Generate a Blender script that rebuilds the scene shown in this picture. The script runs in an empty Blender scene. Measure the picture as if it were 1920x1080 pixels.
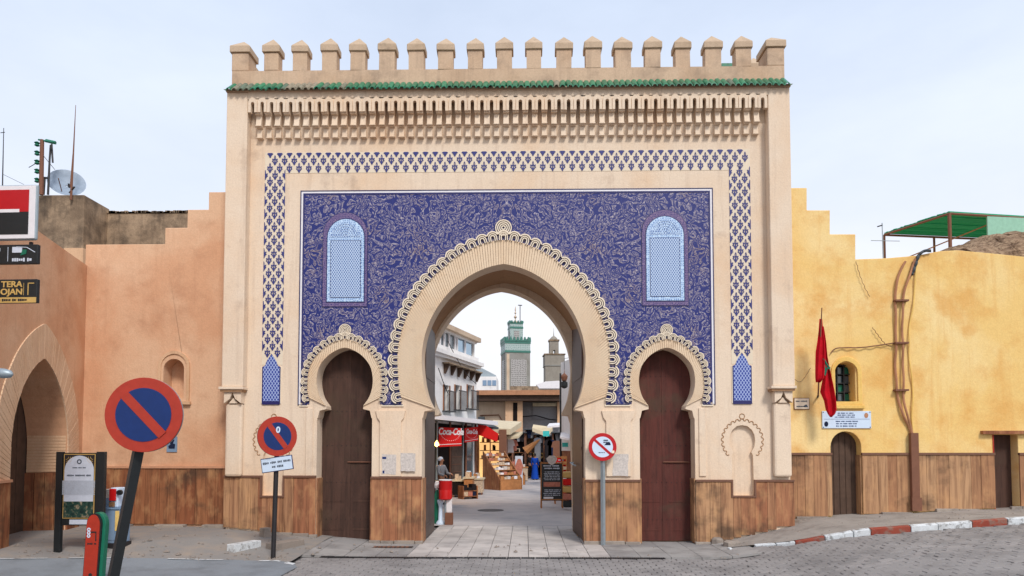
import bpy, math, random
from mathutils import Vector, Matrix
from mathutils.geometry import tessellate_polygon
random.seed(7)
rnd = random.random
def uni(a, b): return a + (b - a) * rnd()
S = bpy.context.scene
COL = S.collection
# ------------------------------------------------------------------ camera, sky, sun, exposure
FPX = 1328.0; EYE = Vector((0.0, -16.0, 2.17)); PITCH = math.radians(2.6); YAW = math.radians(1.07); CY = 777.7
cam_d = bpy.data.cameras.new('camera'); cam = bpy.data.objects.new('camera', cam_d); COL.objects.link(cam)
cam_d.sensor_width = 36; cam_d.lens = 36 * FPX / 1920; cam_d.shift_y = (CY - 540) / 1920
cam_d.clip_start = 0.1; cam_d.clip_end = 3000
cam.location = EYE; cam.rotation_euler = (math.pi / 2 + PITCH, 0, YAW)
S.camera = cam
SUN_EL, SUN_AZ = 46.0, 157.0      # azimuth measured clockwise from +Y
w = bpy.data.worlds.new('World'); S.world = w; w.use_nodes = True
nt = w.node_tree; nt.nodes.clear()
sky = nt.nodes.new('ShaderNodeTexSky'); sky.sky_type = 'NISHITA'; sky.sun_disc = False
sky.sun_elevation = math.radians(SUN_EL); sky.sun_rotation = math.radians(SUN_AZ)
sky.air_density = 1.0; sky.dust_density = 2.0; sky.ozone_density = 1.0
tc = nt.nodes.new('ShaderNodeTexCoord')
mp = nt.nodes.new('ShaderNodeMapping'); mp.inputs['Scale'].default_value = (1, 1, 2.6)
nz = nt.nodes.new('ShaderNodeTexNoise'); nz.inputs['Scale'].default_value = 1.7; nz.inputs['Detail'].default_value = 7; nz.inputs['Roughness'].default_value = 0.55
rp = nt.nodes.new('ShaderNodeValToRGB'); rp.color_ramp.elements[0].position = 0.33; rp.color_ramp.elements[1].position = 0.68
rp.color_ramp.elements[0].color = (0.68, 0.68, 0.68, 1); rp.color_ramp.elements[1].color = (0.93, 0.93, 0.93, 1)
sep = nt.nodes.new('ShaderNodeSeparateXYZ')
veil = nt.nodes.new('ShaderNodeValToRGB')      # the cloud veil: warm white low down, cool white above
ve = veil.color_ramp.elements
ve[0].position = 0.0; ve[0].color = (0.90, 0.83, 0.78, 1)
ve[1].position = 0.60; ve[1].color = (0.645, 0.74, 0.905, 1)
e = ve.new(0.16); e.color = (0.84, 0.84, 0.88, 1)
e = ve.new(0.32); e.color = (0.75, 0.80, 0.91, 1)
mul = nt.nodes.new('ShaderNodeVectorMath'); mul.operation = 'SCALE'; mul.inputs['Scale'].default_value = 7.6
mix = nt.nodes.new('ShaderNodeMix'); mix.data_type = 'RGBA'
bg = nt.nodes.new('ShaderNodeBackground'); bg.inputs['Strength'].default_value = 0.1
out = nt.nodes.new('ShaderNodeOutputWorld')
L = nt.links.new
L(tc.outputs['Generated'], mp.inputs['Vector']); L(mp.outputs[0], nz.inputs['Vector']); L(nz.outputs['Fac'], rp.inputs[0])
L(tc.outputs['Generated'], sep.inputs[0]); L(sep.outputs['Z'], veil.inputs[0]); L(veil.outputs[0], mul.inputs[0])
L(rp.outputs[0], mix.inputs[0]); L(sky.outputs[0], mix.inputs[6]); L(mul.outputs[0], mix.inputs[7])
L(mix.outputs[2], bg.inputs[0]); L(bg.outputs[0], out.inputs[0])
sl = bpy.data.lights.new('sun', 'SUN'); sl.energy = 1.5; sl.angle = math.radians(12); sl.color = (1.0, 0.955, 0.90)
so = bpy.data.objects.new('sun', sl); COL.objects.link(so)
az = math.radians(SUN_AZ); el = math.radians(SUN_EL)
sd = Vector((math.sin(az) * math.cos(el), math.cos(az) * math.cos(el), math.sin(el)))
so.rotation_euler = sd.to_track_quat('Z', 'Y').to_euler()
vs = S.view_settings; vs.view_transform = 'Standard'; vs.look = 'None'; vs.exposure = 0.72; vs.gamma = 1; vs.use_curve_mapping = False

# ------------------------------------------------------------------ projection of photograph pixels on world planes
CAMR = Matrix.Rotation(YAW, 3, 'Z') @ Matrix.Rotation(math.pi / 2 + PITCH, 3, 'X')
def ray(px, py): return CAMR @ Vector(((px - 960) / FPX, -(py - CY) / FPX, -1.0))
def pt(px, py, Y):
    d = ray(px, py); return EYE + d * ((Y - EYE.y) / d.y)
class Frame:
    """a vertical plane: origin, rotation about z; at() gives local x, z of a pixel on local plane y"""
    def __init__(s, o, rz=0.0):
        s.o = Vector(o); s.rz = rz; s.u = Vector((math.cos(rz), math.sin(rz), 0)); s.n = Vector((-math.sin(rz), math.cos(rz), 0))
    def at(s, px, py, y=0.0):
        d = ray(px, py); t = ((s.o - EYE).dot(s.n) + y) / d.dot(s.n); p = EYE + d * t - s.o
        return p.dot(s.u), p.z
F0 = Frame((0, 0, 0))
def lerp_tab(tab, x):
    if x <= tab[0][0]: return tab[0][1]
    for (a, b), (c, d) in zip(tab, tab[1:]):
        if x <= c: return b + (d - b) * (x - a) / (c - a)
    return tab[-1][1]
HR = [(3.9, 0), (4.5, .07), (5.4, .23), (6.6, .45), (8.5, .55), (10.1, .63), (16, .80)]
FL = [(-16, .34), (-9, .33), (-6.7, .31), (-3.3, 0)]
YS = [(-10, -6.2), (-9, -5.4), (-5, -2.4)]
def hgt(x, y):
    a = lerp_tab(HR, x)
    g = max(0, min(1, (y - lerp_tab(YS, x)) / 2.2))
    z = a + lerp_tab(FL, x) * g
    return z
def ground_hit(px, py):
    d = ray(px, py); t = (EYE.z) / -d.z
    for i in range(20):
        p = EYE + d * t; t = (EYE.z - hgt(p.x, p.y)) / -d.z
    p = EYE + d * t; return Vector((p.x, p.y, hgt(p.x, p.y)))

# ------------------------------------------------------------------ materials
def lin(v): v /= 255.0; return v / 12.92 if v <= 0.04045 else ((v + 0.055) / 1.055) ** 2.4
def rgb(r, g, b, k=1.0): return (lin(r) * k, lin(g) * k, lin(b) * k, 1)
class NT:
    def __init__(s, name, rough=0.8, spec=0.3, metal=0.0):
        s.m = bpy.data.materials.new(name); s.m.use_nodes = True; s.t = s.m.node_tree
        s.b = s.t.nodes['Principled BSDF']; s.b.inputs['Roughness'].default_value = rough
        s.b.inputs['Specular IOR Level'].default_value = spec; s.b.inputs['Metallic'].default_value = metal
        s.g = None
    def n(s, ty, **kw):
        x = s.t.nodes.new('ShaderNode' + ty)
        for k, v in kw.items():
            if k in x.inputs: x.inputs[k].default_value = v
            else: setattr(x, k, v)
        return x
    def l(s, a, b): s.t.links.new(a, b)
    def pos(s, scale=(1, 1, 1), loc=(0, 0, 0)):
        if not s.g: s.g = s.n('NewGeometry')
        m = s.n('Mapping'); m.inputs['Scale'].default_value = scale; m.inputs['Location'].default_value = loc
        s.l(s.g.outputs['Position'], m.inputs['Vector']); return m.outputs[0]
    def noise(s, scale, detail=4, rough=.55, v=None, dist=0.0):
        x = s.n('TexNoise'); x.inputs['Scale'].default_value = scale; x.inputs['Detail'].default_value = detail
        x.inputs['Roughness'].default_value = rough; x.inputs['Distortion'].default_value = dist
        s.l(v if v is not None else s.pos(), x.inputs['Vector']); return x.outputs['Fac']
    def ramp(s, fac, stops):
        x = s.n('ValToRGB'); els = x.color_ramp.elements
        els[0].position = stops[0][0]; els[0].color = stops[0][1] if len(stops[0][1:]) and isinstance(stops[0][1], tuple) else (stops[0][1],) * 3 + (1,)
        els[1].position = stops[-1][0]; els[1].color = stops[-1][1] if isinstance(stops[-1][1], tuple) else (stops[-1][1],) * 3 + (1,)
        for p, c in stops[1:-1]:
            e = els.new(p); e.color = c if isinstance(c, tuple) else (c,) * 3 + (1,)
        s.l(fac, x.inputs[0]); return x.outputs[0]
    def mix(s, f, a, b, mode='MIX'):
        x = s.n('Mix'); x.data_type = 'RGBA'; x.blend_type = mode
        for sock, v in ((x.inputs[0], f), (x.inputs[6], a), (x.inputs[7], b)):
            if isinstance(v, (float, int)): sock.default_value = v
            elif isinstance(v, tuple): sock.default_value = v
            else: s.l(v, sock)
        return x.outputs[2]
    def math(s, op, a, b=0.0, c=None):
        x = s.n('Math'); x.operation = op
        for i, v in enumerate((a, b) if c is None else (a, b, c)):
            if isinstance(v, (float, int)): x.inputs[i].default_value = v
            else: s.l(v, x.inputs[i])
        return x.outputs[0]
    def objrand(s): return s.n('ObjectInfo').outputs['Random']
    def color(s, c):
        if isinstance(c, tuple): s.b.inputs['Base Color'].default_value = c
        else: s.l(c, s.b.inputs['Base Color'])
    def bump(s, h, strength=.3, dist=.01):
        x = s.n('Bump'); x.inputs['Strength'].default_value = strength; x.inputs['Distance'].default_value = dist
        s.l(h, x.inputs['Height']); s.l(x.outputs[0], s.b.inputs['Normal'])
def plaster(name, base, patch, stain, big=.55, rough=.9, patch_r=(.45, .7), stain_r=(.6, .78), bump=.35, streak=.25):
    t = NT(name, rough, .2)
    a = t.noise(big, 5, .6, dist=.4); b = t.noise(big * 2.7, 6, .65, t.pos(loc=(7, 3, 2)))
    fine = t.noise(28, 4, .7)
    c = t.mix(t.ramp(a, [(patch_r[0], 0.0), (patch_r[1], 1.0)]), base, patch)
    c = t.mix(t.ramp(b, [(stain_r[0], 0.0), (stain_r[1], .75)]), c, stain)
    sv = t.noise(1.0, 5, .7, t.pos(scale=(5.5, 5.5, .35)))
    c = t.mix(t.math('MULTIPLY', t.ramp(sv, [(.52, 0.0), (.75, 1.0)]), streak), c, stain)
    c = t.mix(t.math('MULTIPLY', t.ramp(fine, [(.35, 1.0), (.65, 0.0)]), .16), c, t.mix(.5, stain, (.02, .015, .01, 1)))
    t.color(c)
    h = t.math('ADD', t.math('MULTIPLY', fine, .4), t.math('MULTIPLY', t.noise(5, 5, .6), 1.0)); t.bump(h, bump, .025); return t.m
def flat(name, c, rough=.6, spec=.4, metal=0.0, var=.12, scale=9.0):
    t = NT(name, rough, spec, metal); n = t.noise(scale, 5, .65)
    dark = tuple(x * .55 for x in c[:3]) + (1,)
    t.color(t.mix(t.math('MULTIPLY', t.ramp(n, [(.35, 1.0), (.7, 0.0)]), var * 3), c, dark)); t.bump(n, .12, .01); return t.m
def wood(name, a, b, dark, hi=rgb(206, 158, 110)):
    t = NT(name, .75, .25)
    r = t.objrand()
    g = t.noise(1, 5, .6, t.pos(scale=(13, 13, .9)), .5)
    c = t.mix(r, a, b)
    c = t.mix(t.ramp(g, [(.3, .75), (.58, 0.0)]), c, dark)
    s = t.noise(1.1, 4, .6, t.pos(loc=(3, 9, 1), scale=(1, 1, 1.4)))
    c = t.mix(t.ramp(s, [(.52, 0.0), (.68, .75)]), c, rgb(74, 58, 46))
    k = t.noise(3.2, 3, .6, t.pos(scale=(1.5, 1.5, .7), loc=(1, 5, 0)))
    c = t.mix(t.ramp(k, [(.5, 0.0), (.75, .5)]), c, hi)
    t.color(c); t.bump(g, .35, .006); return t.m
M = {}
M['gate'] = plaster('gate_plaster', rgb(231, 210, 186), rgb(226, 195, 163), rgb(182, 157, 136), .45, streak=.5)
M['gate_dim'] = plaster('parapet_plaster', rgb(206, 178, 150), rgb(194, 162, 132), rgb(152, 130, 112), .7, streak=.5, stain_r=(.5, .75))
M['cap'] = plaster('merlon_cap_plaster', rgb(196, 172, 146), rgb(180, 156, 130), rgb(128, 112, 96), 1.2)
M['vous'] = plaster('voussoir_plaster', rgb(232, 208, 178), rgb(226, 195, 160), rgb(192, 162, 134), .8, streak=.05)
M['orange'] = plaster('orange_render', rgb(222, 182, 148), rgb(212, 162, 126), rgb(184, 134, 102), .5, streak=.35, patch_r=(.42, .62), stain_r=(.52, .78))
M['tan'] = plaster('tan_render', rgb(220, 180, 144), rgb(206, 164, 126), rgb(176, 134, 102), .8)
M['tan2'] = plaster('arch_brick_render', rgb(222, 190, 158), rgb(212, 174, 140), rgb(184, 146, 114), .8)
M['yellow'] = plaster('yellow_render', rgb(240, 212, 152), rgb(235, 198, 126), rgb(222, 168, 94), .42, streak=.55, patch_r=(.42, .6), stain_r=(.48, .66))
M['yellow_trim'] = plaster('yellow_trim', rgb(238, 202, 122), rgb(230, 186, 100), rgb(200, 146, 70), .9)
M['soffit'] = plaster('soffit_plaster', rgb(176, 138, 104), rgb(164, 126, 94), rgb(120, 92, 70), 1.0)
M['darkstone'] = plaster('weathered_rubble_render', rgb(170, 146, 120), rgb(130, 110, 90), rgb(82, 70, 60), .9, patch_r=(.4, .6), stain_r=(.45, .68), bump=.9, streak=.6)
M['brownstone'] = plaster('minaret_stone', rgb(148, 146, 140), rgb(134, 130, 122), rgb(104, 102, 96), .5, bump=.8)
M['brownstone2'] = plaster('grey_minaret_stone', rgb(150, 143, 132), rgb(136, 128, 117), rgb(106, 100, 92), .5, bump=.8)
M['beige'] = plaster('beige_render', rgb(206, 184, 160), rgb(186, 162, 138), rgb(150, 126, 104), .5)
M['white'] = plaster('white_render', rgb(240, 236, 232), rgb(226, 222, 220), rgb(176, 170, 168), .5, stain_r=(.64, .85))
M['planks'] = wood('wainscot_wood', rgb(158, 104, 74), rgb(186, 144, 106), rgb(98, 62, 44))
M['planks_dark'] = wood('brown_wainscot_wood', rgb(140, 84, 56), rgb(156, 104, 70), rgb(86, 52, 36))
M['planks_tan'] = wood('tan_wainscot_wood', rgb(166, 120, 86), rgb(188, 148, 110), rgb(112, 78, 56))
M['rail'] = flat('dado_rail', rgb(120, 84, 66), .7)
M['rail_orange'] = flat('orange_dado_rail', rgb(204, 150, 116), .8)
M['door'] = wood('brown_door_wood', rgb(74, 52, 44), rgb(84, 60, 50), rgb(50, 37, 32), rgb(92, 68, 58))
M['door_red'] = wood('red_brown_door_wood', rgb(88, 46, 40), rgb(96, 52, 44), rgb(60, 36, 32), rgb(104, 62, 54))
M['leaf'] = flat('weathered_grey_brown_metal', rgb(92, 76, 68), .5, .4, .2, .2, 2.0)
M['leaf2'] = flat('weathered_brown_metal', rgb(98, 74, 64), .5, .4, .2, .2, 2.0)
M['door_old'] = flat('old_dark_wood', rgb(92, 72, 60), .7, .2, 0, .25, 5.0)
M['iron'] = flat('dark_iron', rgb(52, 50, 52), .5, .4, .3)
M['black'] = flat('black_paint', rgb(34, 38, 40), .45, .4)
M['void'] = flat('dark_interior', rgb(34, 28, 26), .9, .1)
M['rust'] = flat('rusty_metal', rgb(126, 84, 64), .8)
M['galv'] = flat('galvanised_steel', rgb(160, 172, 178), .45, .5, .4)
M['cream'] = flat('cream_glaze', rgb(236, 220, 196), .5, .4, 0, .05, 4)
M['cream2'] = flat('cream_tile_ground', rgb(228, 212, 188), .6, .3, 0, .07, 6)
M['palm'] = flat('palmette_glaze', rgb(46, 50, 122), .35, .5, 0, .2, 20)
M['indigo'] = flat('indigo_glaze', rgb(36, 36, 100), .35, .5, 0, .15, 30)
M['line'] = flat('dark_blue_line_glaze', rgb(34, 36, 88), .4, .5)
M['whiteglaze'] = flat('white_glaze', rgb(232, 228, 230), .4, .4, 0, .05)
M['signred'] = flat('faded_red_sign_paint', rgb(176, 54, 36), .5, .35, 0, .12, 14)
M['signred2'] = flat('red_sign_paint', rgb(186, 22, 30), .4, .4, 0, .06, 9)
M['signblue'] = flat('blue_sign_paint', rgb(8, 44, 104), .45, .4, 0, .1, 14)
M['signwhite'] = flat('white_sign_paint', rgb(206, 222, 240), .4, .4, 0, .05)
M['paper'] = flat('pale_paper', rgb(208, 214, 226), .7, .2, 0, .1, 12)
M['poster'] = flat('worn_poster_paper', rgb(218, 208, 200), .8, .2, 0, .25, 22)
M['ink'] = flat('grey_print', rgb(84, 92, 104), .8)
M['red'] = flat('red_plastic', rgb(200, 24, 26), .4, .4, 0, .05)
M['awning_red'] = flat('red_awning', rgb(214, 30, 28), .7, .2, 0, .08, 5)
M['green2'] = flat('backlit_green_slats', rgb(40, 168, 124), .6, .2)  # green lightened to paint in daylight shining through the slats
M['green'] = flat('green_paint', rgb(20, 110, 84), .5, .4)
M['flagred'] = flat('flag_red_cloth', rgb(196, 22, 36), .8, .1, 0, .2, 6)
M['teal'] = flat('teal_plastic', rgb(58, 190, 186), .6)
M['goldpaint'] = flat('gold_lettering', rgb(206, 168, 98), .5)
M['orangewood'] = flat('crate_wood', rgb(188, 128, 80), .8, .2, 0, .2, 7)
M['beam'] = flat('brown_eave', rgb(186, 134, 100), .8, .2, 0, .2, 4)
M['blackfabric'] = flat('black_cloth', rgb(40, 36, 38), .9, .1)
M['greyfabric'] = flat('grey_cloth', rgb(146, 146, 150), .9, .1)
M['canvas'] = flat('beige_canvas', rgb(212, 196, 166), .9, .1, 0, .15, 3)
M['slategrey'] = flat('dark_canvas', rgb(78, 82, 86), .8, .2)
M['blue'] = flat('blue_cloth', rgb(26, 72, 170), .9, .1)
M['navy'] = flat('navy_cloth', rgb(34, 42, 66), .9, .1)
M['skin'] = flat('skin', rgb(176, 124, 96), .6, .3)
M['pinkcloth'] = flat('pink_print_cloth', rgb(206, 132, 112), .9, .1, 0, .3, 12)
M['hair'] = flat('dark_hair', rgb(30, 24, 22), .8)
M['goods'] = flat('pale_packets', rgb(222, 196, 168), .7, .2, 0, .35, 16)
M['greenpale'] = flat('pale_green_sheet', rgb(150, 196, 174), .6, .2, 0, .1, 10)
M['dish'] = flat('dish_paint', rgb(150, 164, 180), .5, .3)
M['cabinet'] = flat('blue_grey_cabinet_paint', rgb(128, 152, 178), .5, .35, 0, .1, 6)
M['straw'] = NT('straw_thatch', .95, .1).m
t = NT('thatch_and_rubble', .95, .1)
g = t.noise(1, 6, .7, t.pos(scale=(2.2, 8, 12)), .6); t.color(t.ramp(g, [(.3, rgb(84, 66, 54)), (.5, rgb(150, 124, 100)), (.7, rgb(190, 164, 134))])); t.bump(g, .9, .06); M['thatch'] = t.m
bpy.data.materials.remove(M.pop('straw'))
# bulb glow, also put on a shop back wall as lamplight (the shops show warm lamps)
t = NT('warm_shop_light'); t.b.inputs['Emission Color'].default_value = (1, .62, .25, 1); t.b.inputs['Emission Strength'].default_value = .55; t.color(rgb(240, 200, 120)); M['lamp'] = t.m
t = NT('window_glass', .08, .8); t.color(rgb(70, 84, 92)); M['glass'] = t.m
t = NT('reflecting_glass', .05, 1.0, .85); t.color(rgb(150, 176, 196)); M['glass2'] = t.m
# green glazed tile
t = NT('green_glazed_tile', .35, .5); r = t.objrand(); n = t.noise(14, 4, .6)
c = t.mix(t.math('MULTIPLY', r, .8), rgb(14, 104, 72), rgb(34, 138, 100)); t.color(t.mix(t.ramp(n, [(.5, 0.0), (.68, .7)]), c, rgb(16, 54, 44))); M['gtile'] = t.m
t = NT('worn_grey_tile', .7, .3); r = t.objrand(); n = t.noise(16, 4, .6)
c = t.mix(r, rgb(150, 138, 118), rgb(90, 110, 92)); t.color(t.mix(t.ramp(n, [(.5, 0.0), (.68, .7)]), c, rgb(58, 48, 42))); M['gtile_worn'] = t.m
# arabesque field
def arabesque(name, cell=1.0):
    t = NT(name, .45, .4)
    sp = t.n('SeparateXYZ'); t.l(t.pos(), sp.inputs[0])
    x = t.math('ABSOLUTE', t.math('ADD', sp.outputs[0], GX * -1)); cb = t.n('CombineXYZ'); t.l(x, cb.inputs[0]); t.l(sp.outputs[2], cb.inputs[2])
    v = cb.outputs[0]
    warp = t.n('TexNoise'); warp.inputs['Scale'].default_value = 1.9 * cell; warp.inputs['Detail'].default_value = 2; t.l(v, warp.inputs['Vector'])
    sc = t.n('VectorMath'); sc.operation = 'SCALE'; sc.inputs['Scale'].default_value = .55 / cell; t.l(warp.outputs['Color'], sc.inputs[0])
    ad = t.n('VectorMath'); ad.operation = 'ADD'; t.l(v, ad.inputs[0]); t.l(sc.outputs[0], ad.inputs[1])
    n1 = t.noise(3.0 * cell, 1.0, .5, ad.outputs[0]); s1 = t.math('SINE', t.math('MULTIPLY', n1, 48.0))
    n2 = t.noise(6.0 * cell, 1, .5, ad.outputs[0]); s2 = t.math('SINE', t.math('MULTIPLY', n2, 38.0))
    n3 = t.noise(20 * cell, 2, .6, v)
    tone = t.ramp(n3, [(.36, rgb(46, 50, 116)), (.45, rgb(90, 88, 128)), (.55, rgb(126, 116, 132)), (.66, rgb(172, 166, 176))])
    amb = t.mix(t.ramp(t.noise(1.3, 3, .6, v), [(.52, 0.0), (.72, .45)]), tone, rgb(150, 120, 84))
    blue = t.mix(t.ramp(n3, [(.5, 0.0), (.7, .35)]), rgb(24, 34, 106), rgb(50, 62, 140))
    c = t.mix(t.ramp(s2, [(.50, 0.0), (.70, 1.0)]), amb, blue)
    edge = t.ramp(t.math('ADD', t.math('MULTIPLY', s1, .5), .5), [(.40, 0.0), (.48, .85), (.56, 0.0)])
    c = t.mix(t.ramp(t.math('ADD', t.math('MULTIPLY', s1, .5), .5), [(.52, 0.0), (.60, 1.0)]), c, blue)
    c = t.mix(edge, c, rgb(198, 188, 192))
    t.color(c); t.bump(t.ramp(s1, [(.1, 1.0), (.3, 0.0)]), .4, .01); return t.m
GX = F0.at(950, 500)[0]
M['arab'] = arabesque('arabesque_glaze', 1.25)
# window lattice print, diamond net
def lattice(name, a, b, sx, thr, blue=True):
    t = NT(name, .5, .4); v = t.n('TexVoronoi'); v.feature = 'DISTANCE_TO_EDGE'; v.inputs['Scale'].default_value = sx; v.inputs['Randomness'].default_value = .5
    t.l(t.pos(scale=(1, .001, .85)), v.inputs['Vector'])
    t.color(t.mix(t.ramp(v.outputs['Distance'], [(thr, 1.0), (thr + .06, 0.0)]), a, b)); return t.m

M['latframe'] = lattice('pale_blue_lattice_border', rgb(120, 150, 196), rgb(190, 214, 238), 24, .12)
M['purple'] = lattice('purple_border_glaze', rgb(60, 50, 110), rgb(128, 108, 140), 30, .1)
def net(name, a, b, k, w):
    t = NT(name, .45, .4); sp = t.n('SeparateXYZ'); t.l(t.pos(), sp.inputs[0]); x = sp.outputs[0]; z = sp.outputs[2]
    p = t.math('ABSOLUTE', t.math('SINE', t.math('MULTIPLY', t.math('ADD', t.math('MULTIPLY', x, 1.5), z), k)))
    q = t.math('ABSOLUTE', t.math('SINE', t.math('MULTIPLY', t.math('SUBTRACT', t.math('MULTIPLY', x, 1.5), z), k)))
    t.color(t.mix(t.ramp(t.math('MINIMUM', p, q), [(w, 1.0), (w + .2, 0.0)]), a, b)); return t.m
M['lattice'] = net('pale_blue_lattice', rgb(84, 108, 160), rgb(200, 220, 240), 38, .3)
M['net'] = net('blue_diamond_net', rgb(48, 66, 146), rgb(176, 192, 230), 30, .22)
# minaret carved net
M['sebka'] = lattice('carved_net_stone', rgb(124, 120, 118), rgb(182, 178, 174), 3.6, .10)
M['mingreen'] = lattice('pale_green_zellige', rgb(136, 156, 152), rgb(170, 184, 180), 3.4, .12)
M['mindark'] = flat('green_zellige', rgb(62, 122, 108), .4, .5, 0, .2, 2)
# stones and paving
def paving(name, a, b, c, rough=.8, scale=3):
    t = NT(name, rough, .25); r = t.objrand(); n = t.noise(scale, 6, .65); f = t.noise(40, 3, .7)
    col = t.mix(r, a, b); col = t.mix(t.ramp(n, [(.45, 0.0), (.75, .8)]), col, c); col = t.mix(t.math('MULTIPLY', f, .25), col, (.03, .03, .03, 1))
    t.color(col); t.bump(t.math('ADD', n, f), .35, .01); return t.m
M['slab'] = paving('pale_slab_stone', rgb(208, 199, 192), rgb(188, 180, 174), rgb(136, 128, 124), .8, 1.4)
M['slab_grey'] = paving('grey_slab_stone', rgb(168, 164, 160), rgb(148, 144, 142), rgb(108, 104, 102), .8, 1.4)
M['sett'] = paving('grey_setts', rgb(158, 152, 149), rgb(140, 136, 134), rgb(104, 100, 99), .8, 1.1)
M['joint'] = flat('dark_joint_sand', rgb(112, 108, 106), .95, .1)
M['street'] = paving('street_concrete', rgb(190, 182, 178), rgb(190, 182, 178), rgb(150, 148, 152), .75, 1.2)
M['asphalt'] = paving('blue_grey_asphalt', rgb(136, 142, 148), rgb(136, 142, 148), rgb(108, 112, 116), .85, 1.8)
M['pave_left'] = paving('worn_pavement', rgb(142, 138, 134), rgb(142, 138, 134), rgb(166, 150, 134), .9, 2.2)
M['pave_right'] = paving('right_pavement_stone', rgb(160, 152, 144), rgb(160, 152, 144), rgb(118, 110, 104), .9, 2.2)
M['kerbwhite'] = plaster('chipped_white_kerb_paint', rgb(216, 220, 222), rgb(196, 198, 198), rgb(120, 116, 112), 2.5, stain_r=(.52, .62))
M['kerbred'] = plaster('chipped_red_kerb_paint', rgb(150, 70, 54), rgb(136, 62, 50), rgb(134, 112, 100), 2.5, stain_r=(.5, .62))
M['stone'] = paving('grey_stone', rgb(170, 158, 146), rgb(146, 134, 124), rgb(110, 102, 96))

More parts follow.
